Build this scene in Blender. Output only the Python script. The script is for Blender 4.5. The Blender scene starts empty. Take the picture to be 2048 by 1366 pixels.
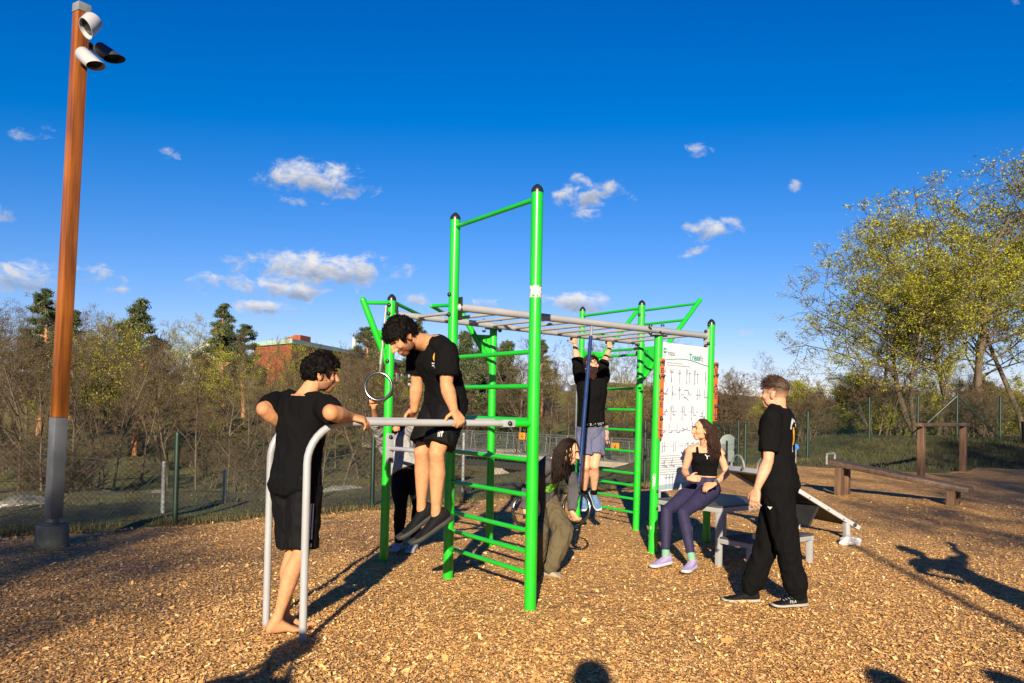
import bpy, bmesh, math, random
import numpy as np
from mathutils import Vector, Matrix, Quaternion, noise
from mathutils.bvhtree import BVHTree

R = math.radians
SC = bpy.context.scene
COL = SC.collection
rnd = random.Random(7)

# ------------------------------------------------------------------ camera
F = 1620.0                      # focal length in photo pixels (2048 wide)
EYE = Vector((0, 0, 1.5))
PITCH, ROLL = R(1.2), 0.021
YP = 812.5 - F * math.tan(PITCH)
_f = Vector((0, math.cos(PITCH), math.sin(PITCH)))
_u0 = Vector((0, -math.sin(PITCH), math.cos(PITCH)))
_r0 = Vector((1, 0, 0))
_r = _r0 * math.cos(ROLL) + _u0 * math.sin(ROLL)
_u = -_r0 * math.sin(ROLL) + _u0 * math.cos(ROLL)

def ray(px, py):
    return _f + _r * ((px - 1024) / F) + _u * ((YP - py) / F)

def at(px, py, Y):
    """the world point at distance Y in front of the viewer"""
    d = ray(px, py)
    return EYE + d * (Y / d.y)

def gnd(px, py, z=0.0):
    d = ray(px, py)
    return EYE + d * ((z - EYE.z) / d.z)

cam = bpy.data.cameras.new('camera')
cam.sensor_width = 36.0
cam.lens = 36.0 * F / 2048
cam.shift_y = (YP - 683) / 2048
cam.clip_start = 0.05
cam.clip_end = 3000
cam_ob = bpy.data.objects.new('camera', cam)
COL.objects.link(cam_ob)
m = Matrix.Identity(4)
for i, ax in enumerate((_r, _u, -_f)):
    for j in range(3):
        m[j][i] = ax[j]
m.translation = EYE
cam_ob.matrix_world = m
SC.camera = cam_ob

# ------------------------------------------------------------------ tagging
LOC = {}

def tag(o, label=None, cat=None, group=None, kind=None):
    if label: o['label'] = label
    if cat: o['category'] = cat
    if group: o['group'] = group
    if kind: o['kind'] = kind
    return o

def thing(name, label, cat, loc=(0, 0, 0), group=None):
    o = bpy.data.objects.new(name, None)
    COL.objects.link(o)
    o.empty_display_size = 0.1
    o.location = loc
    LOC[o.name] = Vector(loc)
    return tag(o, label, cat, group)

# ------------------------------------------------------------------ mesh builder
def frames(pts, ref=None):
    pts = [Vector(p) for p in pts]
    n = len(pts)
    T = []
    for i in range(n):
        a = pts[max(0, i - 1)]; b = pts[min(n - 1, i + 1)]
        t = (b - a)
        T.append(t.normalized() if t.length > 1e-9 else Vector((0, 0, 1)))
    if ref is None:
        ref = Vector((0, 0, 1)) if abs(T[0].z) < .9 else Vector((1, 0, 0))
    ref = Vector(ref)
    out = []
    for t in T:
        x = ref - t * ref.dot(t)
        if x.length < 1e-6:
            x = t.orthogonal()
        x.normalize()
        y = t.cross(x)
        out.append((t, x, y))
        ref = x
    return pts, out

class MB:
    def __init__(self):
        self.v = []; self.f = []
    def add(self, V, Fc):
        o = len(self.v)
        self.v.extend([tuple(p) for p in V])
        self.f.extend([tuple(i + o for i in q) for q in Fc])
        return self
    def loft(self, rings, cap=True):
        n = len(rings[0]); V = []; Fc = []
        for r_ in rings: V.extend(r_)
        for i in range(len(rings) - 1):
            a = i * n; b = a + n
            for k in range(n):
                k2 = (k + 1) % n
                Fc.append((a + k, a + k2, b + k2, b + k))
        if cap:
            Fc.append(tuple(reversed(range(n))))
            e = (len(rings) - 1) * n
            Fc.append(tuple(range(e, e + n)))
        return self.add(V, Fc)
    def tube(self, pts, rad, n=10, cap=True, ref=None, flat=1.0):
        pts, fr = frames(pts, ref)
        if not hasattr(rad, '__len__'): rad = [rad] * len(pts)
        rings = []
        for p, (t, x, y), r_ in zip(pts, fr, rad):
            rings.append([p + (x * math.cos(2 * math.pi * k / n) + y * (flat * math.sin(2 * math.pi * k / n))) * r_ for k in range(n)])
        return self.loft(rings, cap)
    def capsule(self, pts, rad, n=12, ref=None, flat=1.0):
        """tube with round ends"""
        pts = [Vector(p) for p in pts]
        if not hasattr(rad, '__len__'): rad = [rad] * len(pts)
        rad = list(rad)
        d0 = (pts[0] - pts[1]).normalized(); d1 = (pts[-1] - pts[-2]).normalized()
        A = []; B = []
        for a in (80, 50, 25):
            A.append((pts[0] + d0 * rad[0] * math.sin(R(a)), rad[0] * math.cos(R(a))))
            B.append((pts[-1] + d1 * rad[-1] * math.sin(R(a)), rad[-1] * math.cos(R(a))))
        B.reverse()
        P = [p for p, _ in A] + pts + [p for p, _ in B]
        Q = [q for _, q in A] + rad + [q for _, q in B]
        return self.tube(P, Q, n, True, ref, flat)
    def box(self, c, s, X=(1, 0, 0), Y=(0, 1, 0), Z=None):
        c = Vector(c); X = Vector(X).normalized(); Y = Vector(Y).normalized()
        Z = X.cross(Y).normalized() if Z is None else Vector(Z).normalized()
        hx, hy, hz = s[0] / 2, s[1] / 2, s[2] / 2
        V = [c + X * (hx * a) + Y * (hy * b) + Z * (hz * d) for d in (-1, 1) for b in (-1, 1) for a in (-1, 1)]
        return self.add(V, [(0, 2, 3, 1), (4, 5, 7, 6), (0, 1, 5, 4), (2, 6, 7, 3), (0, 4, 6, 2), (1, 3, 7, 5)])
    def beam(self, a, b, w, h, up=(0, 0, 1)):
        """box from a to b, w across, h along up"""
        a = Vector(a); b = Vector(b); d = (b - a)
        X = d.normalized(); up = Vector(up); Zv = (up - X * up.dot(X)).normalized(); Y = Zv.cross(X)
        return self.box((a + b) / 2, (d.length, w, h), X, Y, Zv)
    def prism(self, poly, vec):
        poly = [Vector(p) for p in poly]; vec = Vector(vec); n = len(poly)
        V = poly + [p + vec for p in poly]
        Fc = [tuple(reversed(range(n))), tuple(range(n, 2 * n))]
        for k in range(n):
            k2 = (k + 1) % n
            Fc.append((k, k2, n + k2, n + k))
        return self.add(V, Fc)
    def ell(self, c, rad, X=(1, 0, 0), Y=(0, 1, 0), Z=(0, 0, 1), nu=14, nv=9):
        c = Vector(c); X = Vector(X); Y = Vector(Y); Z = Vector(Z)
        if not hasattr(rad, '__len__'): rad = (rad,) * 3
        rings = []
        for j in range(1, nv):
            a = math.pi * j / nv - math.pi / 2
            rings.append([c + Z * (rad[2] * math.sin(a)) + (X * (rad[0] * math.cos(2 * math.pi * k / nu)) + Y * (rad[1] * math.sin(2 * math.pi * k / nu))) * math.cos(a) for k in range(nu)])
        V = [p for r_ in rings for p in r_]; Fc = []
        for i in range(len(rings) - 1):
            for k in range(nu):
                k2 = (k + 1) % nu
                Fc.append((i * nu + k, i * nu + k2, (i + 1) * nu + k2, (i + 1) * nu + k))
        V.append(c - Z * rad[2]); V.append(c + Z * rad[2])
        b, t = len(V) - 2, len(V) - 1; e = (len(rings) - 1) * nu
        for k in range(nu):
            k2 = (k + 1) % nu
            Fc.append((b, k2, k)); Fc.append((t, e + k, e + k2))
        return self.add(V, Fc)
    def lathe(self, base, axis, prof, n=16):
        """prof: list of (distance along axis, radius)"""
        base = Vector(base); axis = Vector(axis).normalized()
        x = axis.orthogonal().normalized(); y = axis.cross(x)
        rings = [[base + axis * h + (x * math.cos(2 * math.pi * k / n) + y * math.sin(2 * math.pi * k / n)) * max(r_, 1e-4) for k in range(n)] for h, r_ in prof]
        return self.loft(rings, True)
    def torus(self, c, axis, Rr, r_, n=40, m=10):
        c = Vector(c); axis = Vector(axis).normalized(); x = axis.orthogonal().normalized(); y = axis.cross(x)
        V = []; Fc = []
        for i in range(n):
            a = 2 * math.pi * i / n; e = x * math.cos(a) + y * math.sin(a)
            for k in range(m):
                b = 2 * math.pi * k / m
                V.append(c + e * (Rr + r_ * math.cos(b)) + axis * (r_ * math.sin(b)))
        for i in range(n):
            for k in range(m):
                Fc.append((i * m + k, ((i + 1) % n) * m + k, ((i + 1) % n) * m + (k + 1) % m, i * m + (k + 1) % m))
        return self.add(V, Fc)
    def build(self, name, mat, parent=None, smooth=True, bevel=0, sharp=35):
        off = Vector((0, 0, 0))
        q = parent
        while q is not None:
            off = off + LOC.get(q.name, Vector((0, 0, 0))); q = q.parent
        me = bpy.data.meshes.new(name)
        if off.length > 0:
            a = np.array(self.v, dtype=float) - np.array(off)
            me.from_pydata(a.tolist(), [], self.f)
        else:
            me.from_pydata(self.v, [], self.f)
        finish(me, bevel, smooth, sharp)
        if mat is not None: me.materials.append(mat)
        o = bpy.data.objects.new(name, me)
        COL.objects.link(o)
        if parent is not None: o.parent = parent
        return o

def finish(me, bevel=0, smooth=True, sharp=35):
    bm = bmesh.new(); bm.from_mesh(me)
    bmesh.ops.recalc_face_normals(bm, faces=bm.faces)
    if bevel:
        ed = [e for e in bm.edges if len(e.link_faces) == 2 and e.calc_face_angle(0) > R(40)]
        bmesh.ops.bevel(bm, geom=ed, offset=bevel, segments=2, affect='EDGES', profile=.6)
    bm.to_mesh(me); bm.free()
    if smooth:
        me.shade_smooth()
        me.set_sharp_from_angle(angle=R(sharp))
    me.update()

def np_mesh(name, V, Q, mat, parent=None, attrs=None, smooth=False):
    """fast mesh of equal-size polygons from arrays"""
    V = np.asarray(V, dtype=np.float32); Q = np.asarray(Q, dtype=np.int32)
    me = bpy.data.meshes.new(name)
    k = Q.shape[1]
    me.vertices.add(len(V)); me.vertices.foreach_set('co', V.ravel())
    me.loops.add(Q.size); me.loops.foreach_set('vertex_index', Q.ravel())
    me.polygons.add(len(Q))
    me.polygons.foreach_set('loop_start', np.arange(0, Q.size, k, dtype=np.int32))
    try:
        me.polygons.foreach_set('loop_total', np.full(len(Q), k, dtype=np.int32))
    except Exception:
        pass
    me.update(calc_edges=True); me.validate()
    if attrs:
        for an, val in attrs.items():
            val = np.asarray(val, dtype=np.float32)
            if val.ndim == 1:
                at_ = me.attributes.new(an, 'FLOAT', 'POINT'); at_.data.foreach_set('value', val)
            else:
                at_ = me.attributes.new(an, 'FLOAT_COLOR', 'POINT'); at_.data.foreach_set('color', val.ravel())
    if smooth: me.shade_smooth()
    if mat: me.materials.append(mat)
    o = bpy.data.objects.new(name, me); COL.objects.link(o)
    if parent is not None: o.parent = parent
    return o

# ------------------------------------------------------------------ materials
class NT:
    def __init__(self, mat):
        self.t = mat.node_tree; self.n = self.t.nodes; self.l = self.t.links
    def new(self, typ, **kw):
        nd = self.n.new(typ)
        for k, v in kw.items():
            if k.startswith('i_'):
                nd.inputs[k[2:].replace('_', ' ')].default_value = v
            else:
                setattr(nd, k, v)
        return nd
    def link(self, a, b): self.l.new(a, b)

def rgba(c): return (c[0], c[1], c[2], 1.0)

def ramp(nt, fac, stops):
    r_ = nt.new('ShaderNodeValToRGB')
    el = r_.color_ramp.elements
    while len(el) < len(stops): el.new(.5)
    for e, (p, c) in zip(el, stops):
        e.position = p; e.color = rgba(c)
    nt.link(fac, r_.inputs['Fac'])
    return r_.outputs['Color']

def M(name, col, rough=.5, metal=0.0, var=.2, vscale=6.0, bump=.1, bscale=80.0, stretch=(1, 1, 1), attr=None, coat=0, spec=.5, sheen=0, sss=0, bdist=.01, trans=0):
    mt = bpy.data.materials.new(name); mt.use_nodes = True
    nt = NT(mt); b = nt.n['Principled BSDF']
    tc = nt.new('ShaderNodeTexCoord'); mp = nt.new('ShaderNodeMapping')
    mp.inputs['Scale'].default_value = stretch
    nt.link(tc.outputs['Object'], mp.inputs['Vector'])
    nz = nt.new('ShaderNodeTexNoise', i_Scale=vscale, i_Detail=6.0, i_Roughness=.6)
    nt.link(mp.outputs['Vector'], nz.inputs['Vector'])
    if attr:
        at_ = nt.new('ShaderNodeAttribute', attribute_name=attr)
        mx = nt.new('ShaderNodeMix', data_type='RGBA', blend_type='MULTIPLY')
        mx.inputs['Factor'].default_value = 1.0
        nt.link(at_.outputs['Color'], mx.inputs['A'])
        c = ramp(nt, nz.outputs['Fac'], [(.3, (1 - var,) * 3), (.7, (1 + var,) * 3)])
        nt.link(c, mx.inputs['B']); nt.link(mx.outputs['Result'], b.inputs['Base Color'])
    else:
        lo = tuple(x * (1 - var) for x in col); hi = tuple(min(1, x * (1 + var)) for x in col)
        c = ramp(nt, nz.outputs['Fac'], [(.3, lo), (.7, hi)])
        nt.link(c, b.inputs['Base Color'])
    b.inputs['Roughness'].default_value = rough
    b.inputs['Metallic'].default_value = metal
    b.inputs['Specular IOR Level'].default_value = spec
    if coat: b.inputs['Coat Weight'].default_value = coat; b.inputs['Coat Roughness'].default_value = .12
    if sheen: b.inputs['Sheen Weight'].default_value = sheen
    if sss:
        b.inputs['Subsurface Weight'].default_value = sss
        b.inputs['Subsurface Radius'].default_value = (.012, .005, .003)
    if bump:
        n2 = nt.new('ShaderNodeTexNoise', i_Scale=bscale, i_Detail=5.0, i_Roughness=.65)
        nt.link(mp.outputs['Vector'], n2.inputs['Vector'])
        bp = nt.new('ShaderNodeBump', i_Strength=bump, i_Distance=bdist)
        nt.link(n2.outputs['Fac'], bp.inputs['Height'])
        nt.link(bp.outputs['Normal'], b.inputs['Normal'])
        rr = nt.new('ShaderNodeMapRange')
        rr.inputs['To Min'].default_value = max(0, rough - .08); rr.inputs['To Max'].default_value = min(1, rough + .08)
        nt.link(nz.outputs['Fac'], rr.inputs['Value']); nt.link(rr.outputs['Result'], b.inputs['Roughness'])
    return mt

MAT = {}
MAT['green'] = M('green_paint', (.008, .36, .014), .32, 0, .1, 3, .04, 120, coat=.25)
MAT['lampdark'] = M('dark_lamp_grey', (.03, .035, .045), .4, .1, .08, 5, .04, 80)
MAT['darkgreen'] = M('dark_green_paint', (.002, .017, .008), .45, 0, .25, 5, .1, 60)
# scuffs and dusty marks on the green paint
_n = NT(MAT['green']); _b = _n.n['Principled BSDF']; _src = _b.inputs['Base Color'].links[0].from_socket
_tc = _n.new('ShaderNodeTexCoord'); _z1 = _n.new('ShaderNodeTexNoise', i_Scale=3.2, i_Detail=4.0); _z2 = _n.new('ShaderNodeTexNoise', i_Scale=38.0, i_Detail=6.0, i_Roughness=.75)
_n.link(_tc.outputs['Object'], _z1.inputs['Vector']); _n.link(_tc.outputs['Object'], _z2.inputs['Vector'])
_mu = _n.new('ShaderNodeMath', operation='MULTIPLY'); _n.link(_z1.outputs['Fac'], _mu.inputs[0]); _n.link(_z2.outputs['Fac'], _mu.inputs[1])
_mr = _n.new('ShaderNodeMapRange'); _mr.inputs['From Min'].default_value = .33; _mr.inputs['From Max'].default_value = .42; _mr.inputs['To Max'].default_value = .75; _n.link(_mu.outputs[0], _mr.inputs['Value'])
_mx = _n.new('ShaderNodeMix', data_type='RGBA'); _n.link(_mr.outputs['Result'], _mx.inputs['Factor']); _n.link(_src, _mx.inputs['A']); _mx.inputs['B'].default_value = (.05, .2, .05, 1)
_n.link(_mx.outputs['Result'], _b.inputs['Base Color'])
MAT['black'] = M('black_plastic', (.012, .012, .013), .35, 0, .2, 6, .05, 90)
MAT['grey'] = M('grey_powder_coat', (.262, .268, .277), .38, 0, .1, 3, .05, 120, coat=.1)
MAT['steel'] = M('galvanised_steel', (.2, .205, .2), .45, .25, .3, 8, .1, 40)
MAT['chrome'] = M('polished_steel', (.22, .22, .23), .24, 1, .1, 5, .03, 60)
MAT['blue'] = M('blue_sleeve', (.009, .025, .09), .35, 0, .2, 8, .1, 70)
MAT['strap'] = M('pale_strap', (.5, .44, .32), .8, 0, .2, 20, .2, 200)
MAT['orange'] = M('orange_board', (.5, .075, .005), .45, 0, .12, 5, .06, 90)
MAT['white'] = M('white_board', (.53, .55, .58), .4, 0, .04, 3, .02, 90)
MAT['fig'] = M('blue_grey_print', (.13, .14, .27), .6, 0, .2, 8, 0)
MAT['teal'] = M('teal_print', (.03, .24, .22), .6, 0, .1, 8, 0)
MAT['ink'] = M('dark_print', (.025, .025, .03), .6, 0, .2, 8, 0)
MAT['greyink'] = M('grey_print', (.2, .205, .22), .6, 0, .2, 8, 0)
MAT['paleblue'] = M('pale_blue_print', (.26, .34, .39), .6, 0, .1, 8, 0)
MAT['decal_white'] = M('white_print', (.45, .45, .44), .6, 0, .1, 30, 0)
MAT['decal_yellow'] = M('yellow_print', (.5, .25, .015), .6, 0, .15, 30, 0)
MAT['decal_green'] = M('lime_print', (.13, .42, .015), .7, 0, .2, 20, 0)
MAT['board'] = M('dark_anti_slip_board', (.045, .042, .04), .6, 0, .25, 10, .3, 250)
MAT['darkboard'] = M('black_board', (.014, .013, .012), .6, 0, .25, 10, .3, 250)
MAT['concrete'] = M('weathered_concrete', (.15, .14, .1), .85, 0, .3, 5, .4, 50, bdist=.02)
MAT['palecon'] = M('pale_concrete', (.27, .235, .175), .85, 0, .2, 2, .3, 20, bdist=.03)
MAT['sheath'] = M('grey_steel_sheath', (.085, .09, .1), .45, .15, .25, 3, .05, 50)
MAT['lampgrey'] = M('lamp_grey', (.34, .345, .35), .4, .1, .08, 5, .04, 80)
MAT['rock'] = M('lichen_rock', (.14, .13, .105), .9, 0, .5, 2.2, .8, 9, bdist=.08)
MAT['cloth_white'] = M('white_cloth', (.5, .5, .49), .9, 0, .1, 20, .4, 60)
MAT['brickroof'] = M('pale_green_copper', (.27, .38, .31), .6, 0, .15, .4, .05, 10)
MAT['pane'] = M('window_glass', (.06, .07, .09), .12, 0, .2, 1, 0)
MAT['wframe'] = M('white_window_frame', (.3, .3, .29), .5, 0, .08, 2, 0)
MAT['signyellow'] = M('amber_sign', (.5, .2, .01), .5, 0, .1, 5, 0)
MAT['signgrey'] = M('grey_sign_back', (.17, .2, .19), .5, .3, .15, 5, 0)
MAT['signblue'] = M('blue_sign', (.02, .1, .4), .5, 0, .1, 5, 0)
MAT['bark'] = M('grey_brown_bark', (.075, .054, .032), .9, 0, .4, 3, .5, 14, (1, 1, .3), bdist=.03)
MAT['twig'] = M('brown_twig', (.06, .039, .018), .9, 0, .35, 1.2, 0)
MAT['pinebark'] = M('orange_pine_bark', (.33, .15, .07), .9, 0, .4, 3, .5, 12, (1, 1, .4), bdist=.03)

def wood_mat(name, a, b, cc, sc=1.0, rough=.5, axis='z', coat=0):
    mt = bpy.data.materials.new(name); mt.use_nodes = True
    nt = NT(mt); bs = nt.n['Principled BSDF']
    tc = nt.new('ShaderNodeTexCoord'); mp = nt.new('ShaderNodeMapping')
    s = {'z': (14, 14, .7), 'x': (.7, 14, 14), 'y': (14, .7, 14)}[axis]
    mp.inputs['Scale'].default_value = tuple(q * sc for q in s)
    nt.link(tc.outputs['Object'], mp.inputs['Vector'])
    nz = nt.new('ShaderNodeTexNoise', i_Scale=2.5, i_Detail=8.0, i_Roughness=.62, i_Distortion=.4)
    nt.link(mp.outputs['Vector'], nz.inputs['Vector'])
    big = nt.new('ShaderNodeTexNoise', i_Scale=.9, i_Detail=3.0); nt.link(tc.outputs['Object'], big.inputs['Vector'])
    c = ramp(nt, nz.outputs['Fac'], [(.3, a), (.5, b), (.72, cc)])
    mx = nt.new('ShaderNodeMix', data_type='RGBA', blend_type='MULTIPLY'); mx.inputs['Factor'].default_value = .85
    nt.link(c, mx.inputs['A'])
    nt.link(ramp(nt, big.outputs['Fac'], [(.35, (.45, .42, .4)), (.65, (1, 1, 1))]), mx.inputs['B'])
    nt.link(mx.outputs['Result'], bs.inputs['Base Color'])
    bs.inputs['Roughness'].default_value = rough
    if coat: bs.inputs['Coat Weight'].default_value = coat; bs.inputs['Coat Roughness'].default_value = .2
    bp = nt.new('ShaderNodeBump', i_Strength=.35, i_Distance=.006)
    nt.link(nz.outputs['Fac'], bp.inputs['Height']); nt.link(bp.outputs['Normal'], bs.inputs['Normal'])
    return mt
MAT['polewood'] = wood_mat('varnished_pole_wood', (.085, .024, .003), (.24, .07, .006), (.35, .12, .013), .5, .42, 'z', .08)
MAT['oldwood'] = wood_mat('weathered_timber', (.03, .016, .008), (.1, .05, .024), (.17, .095, .048), .8, .75, 'z')
MAT['oldwoodx'] = wood_mat('weathered_beam_timber', (.035, .02, .012), (.095, .056, .033), (.16, .105, .065), .8, .6, 'x')

def leaf_mat(name, a, b, rough=.6, tl=.35):
    mt = bpy.data.materials.new(name); mt.use_nodes = True
    nt = NT(mt); bs = nt.n['Principled BSDF']
    at_ = nt.new('ShaderNodeAttribute', attribute_name='tone')
    c = ramp(nt, at_.outputs['Fac'], [(0, a), (1, b)])
    nt.link(c, bs.inputs['Base Color']); bs.inputs['Roughness'].default_value = rough
    tr = nt.new('ShaderNodeBsdfTranslucent'); nt.link(c, tr.inputs['Color'])
    ms = nt.new('ShaderNodeMixShader'); ms.inputs['Fac'].default_value = tl
    nt.link(bs.outputs['BSDF'], ms.inputs[1]); nt.link(tr.outputs['BSDF'], ms.inputs[2])
    nt.link(ms.outputs['Shader'], nt.n['Material Output'].inputs['Surface'])
    return mt
MAT['leaf'] = leaf_mat('spring_leaf', (.17, .19, .01), (.46, .44, .018))
MAT['needle'] = leaf_mat('pine_needle', (.02, .034, .012), (.08, .1, .03), .6, .15)
MAT['lawnblade'] = leaf_mat('green_grass_blade', (.018, .024, .005), (.06, .062, .017), .7, .3)
MAT['grassblade'] = leaf_mat('dry_grass_blade', (.06, .055, .015), (.22, .17, .06), .7, .3)

# brick
mt = bpy.data.materials.new('red_brick'); mt.use_nodes = True
nt = NT(mt); bs = nt.n['Principled BSDF']
tc = nt.new('ShaderNodeTexCoord'); nz = nt.new('ShaderNodeTexNoise', i_Scale=.8, i_Detail=8.0, i_Roughness=.7)
nt.link(tc.outputs['Object'], nz.inputs['Vector'])
nt.link(ramp(nt, nz.outputs['Fac'], [(.25, (.13, .026, .011)), (.5, (.22, .046, .016)), (.75, (.27, .075, .032))]), bs.inputs['Base Color'])
bs.inputs['Roughness'].default_value = .9
MAT['brick'] = mt
# ------------------------------------------------------------------ sky, sun
EL, AZ = R(19.5), math.atan(.09)
S = Vector((math.sin(AZ) * math.cos(EL), math.cos(AZ) * math.cos(EL), -math.sin(EL)))   # light travels this way
sun = bpy.data.lights.new('sun', 'SUN'); sun.energy = 5.0; sun.angle = R(.5); sun.color = (1, .86, .66)
so = bpy.data.objects.new('sun', sun); COL.objects.link(so)
so.rotation_mode = 'QUATERNION'; so.rotation_quaternion = S.to_track_quat('-Z', 'Y'); so.location = (-3, -30, 12)

W = bpy.data.worlds.new('World'); SC.world = W; W.use_nodes = True
nt = NT(W)
for n_ in list(nt.n): nt.n.remove(n_)
out = nt.new('ShaderNodeOutputWorld')
sky = nt.new('ShaderNodeTexSky', sky_type='NISHITA')
sky.sun_disc = False; sky.sun_elevation = EL; sky.sun_rotation = math.pi + AZ
sky.altitude = 0; sky.air_density = 1.0; sky.dust_density = 0.0; sky.ozone_density = 4.0
hsv = nt.new('ShaderNodeHueSaturation'); hsv.inputs['Saturation'].default_value = 1.2; hsv.inputs['Hue'].default_value = .503
nt.link(sky.outputs['Color'], hsv.inputs['Color'])
bg = nt.new('ShaderNodeBackground', i_Strength=.05)
tint = nt.new('ShaderNodeMix', data_type='RGBA', blend_type='MULTIPLY'); tint.inputs['Factor'].default_value = 1
tint.inputs['B'].default_value = (.5, .88, 1.22, 1)
nt.link(hsv.outputs['Color'], tint.inputs['A'])
cvt = nt.new('ShaderNodeVectorMath', operation='MULTIPLY_ADD'); cvt.inputs[1].default_value = (2.2, 1.0, .9); cvt.inputs[2].default_value = (-.78, -.35, 0)
nt.link(tint.outputs['Result'], cvt.inputs[0])
cvm = nt.new('ShaderNodeVectorMath', operation='MAXIMUM'); cvm.inputs[1].default_value = (0, 0, 0); nt.link(cvt.outputs[0], cvm.inputs[0])
nt.link(cvm.outputs[0], bg.inputs['Color'])
tc = nt.new('ShaderNodeTexCoord'); sp = nt.new('ShaderNodeSeparateXYZ'); nt.link(tc.outputs['Generated'], sp.inputs[0])

def mth(op, a, b=None, c=None, clamp=False):
    nd = nt.new('ShaderNodeMath', operation=op, use_clamp=clamp)
    for i, x in enumerate((a, b, c)):
        if x is None: continue
        if isinstance(x, (int, float)): nd.inputs[i].default_value = x
        else: nt.link(x, nd.inputs[i])
    return nd.outputs[0]
az = mth('ARCTAN2', sp.outputs['X'], sp.outputs['Y'])
hyp = mth('SQRT', mth('ADD', mth('POWER', sp.outputs['X'], 2.0), mth('POWER', sp.outputs['Y'], 2.0)))
el = mth('ARCTAN2', sp.outputs['Z'], hyp)
# clouds hang in fixed directions of the sky (photo px, py, half width, half height, weight)
CL = [(625, 358, 105, 34, 1.0), (700, 375, 60, 22, .6), (610, 402, 60, 14, .6), (640, 537, 165, 36, 1.0), (560, 575, 120, 26, .9), (530, 615, 65, 16, 1.0), (412, 562, 40, 24, .8),
      (600, 585, 40, 20, .8), (45, 553, 62, 32, 1.0), (200, 550, 62, 22, .7), (232, 578, 36, 15, .5), (70, 275, 66, 30, .35), (340, 303, 32, 18, .35),
      (1155, 392, 62, 24, .9), (1205, 376, 60, 26, .75), (1165, 360, 30, 20, .5), (1180, 430, 38, 14, .7), (1262, 390, 30, 14, .4), (1420, 458, 66, 26, .85), (1395, 302, 36, 18, .65),
      (1588, 373, 20, 14, .6), (1150, 606, 85, 22, 1.0), (970, 604, 32, 13, .7), (835, 600, 40, 20, .6), (1400, 500, 40, 12, .45), (1370, 513, 22, 8, .35),
      (1495, 672, 62, 20, .35), (15, 430, 40, 22, .3), (25, 470, 30, 16, .25), (655, 600, 18, 18, .25), (300, 700, 80, 14, .5), (820, 690, 70, 14, .4), (2040, 8, 40, 12, .2)]
tot = None; topn = None
for (cx, cy, rx, ry, w_) in CL:
    d = ray(cx, cy); a0 = math.atan2(d.x, d.y); e0 = math.atan2(d.z, math.hypot(d.x, d.y))
    ra = rx / F * math.cos(a0) ** 1.5 * 1.15; re = ry / F * 1.15
    qa = mth('DIVIDE', mth('SUBTRACT', az, a0), ra); qe = mth('DIVIDE', mth('SUBTRACT', el, e0), re)
    q = mth('ADD', mth('MULTIPLY', qa, qa), mth('MULTIPLY', qe, qe))
    mm = mth('MULTIPLY_ADD', q, -1.0, 1.0); mm = mth('MULTIPLY', mth('MAXIMUM', mm, -.6), 1.0)
    mm = mth('ADD', mm, w_ - 1.0)
    sh = mth('MULTIPLY', qe, mth('MAXIMUM', mm, 0.0))
    tot = mm if tot is None else mth('MAXIMUM', tot, mm)
    topn = sh if topn is None else mth('ADD', topn, sh)
cv = nt.new('ShaderNodeCombineXYZ'); nt.link(az, cv.inputs[0]); nt.link(mth('MULTIPLY', el, 1.5), cv.inputs[1])
n1 = nt.new('ShaderNodeTexNoise', i_Scale=34.0, i_Detail=9.0, i_Roughness=.62, i_Distortion=.35); nt.link(cv.outputs[0], n1.inputs['Vector'])
n2 = nt.new('ShaderNodeTexNoise', i_Scale=60.0, i_Detail=6.0, i_Roughness=.6); nt.link(cv.outputs[0], n2.inputs['Vector'])
den = mth('ADD', tot, mth('MULTIPLY', mth('SUBTRACT', n1.outputs['Fac'], .5), 3.4))
mr = nt.new('ShaderNodeMapRange', interpolation_type='SMOOTHSTEP')
mr.inputs['From Min'].default_value = .12; mr.inputs['From Max'].default_value = 1.15; mr.inputs['To Max'].default_value = .97
nt.link(den, mr.inputs['Value'])
lit = mth('ADD', mth('MULTIPLY', topn, .9), mth('MULTIPLY', n2.outputs['Fac'], 1.0))
ccol = ramp(nt, lit, [(.12, (.34, .42, .58)), (.5, (.68, .7, .76)), (.85, (.98, .96, .95))])
bgc = nt.new('ShaderNodeBackground', i_Strength=.39); nt.link(ccol, bgc.inputs['Color'])
mix = nt.new('ShaderNodeMixShader'); nt.link(mr.outputs['Result'], mix.inputs['Fac'])
nt.link(bg.outputs[0], mix.inputs[1]); nt.link(bgc.outputs[0], mix.inputs[2]); nt.link(mix.outputs[0], out.inputs['Surface'])

SC.view_settings.view_transform = 'Standard'; SC.view_settings.look = 'None'
SC.view_settings.exposure = 1.24; SC.view_settings.gamma = 1
SC.render.film_transparent = False
try:
    SC.cycles.use_denoising = True
    SC.cycles.max_bounces = 6; SC.cycles.transparent_max_bounces = 8
except Exception: pass

# ------------------------------------------------------------------ terrain
EDGE = [(-80, -12), (-40, -6), (-12, 4.2), (-6.6, 8.1), (-4.13, 9.75), (-2.04, 11.7), (.4, 13.9), (2.68, 16.0), (6, 21.2), (9.6, 26), (13.6, 30.5), (24, 31), (90, 36)]
def sstep(x):
    x = np.clip(x, 0, 1); return x * x * (3 - 2 * x)
_ex = np.array([e[0] for e in EDGE], float); _ey = np.array([e[1] for e in EDGE], float)
def edgeY(x): return np.interp(x, _ex, _ey)
def vnoise(x, y, s):
    x = np.asarray(x, float) * s; y = np.asarray(y, float) * s
    return (np.sin(x * 1.7 + 1.3 * np.sin(y * 1.1 + .5)) + np.sin(y * 2.1 + 1.7 * np.sin(x * .9 + 2.)) + .6 * np.sin(3.7 * x + 2.3 * y) + .5 * np.sin(5.3 * y - 4.1 * x + 1.)) / 3.1
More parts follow.
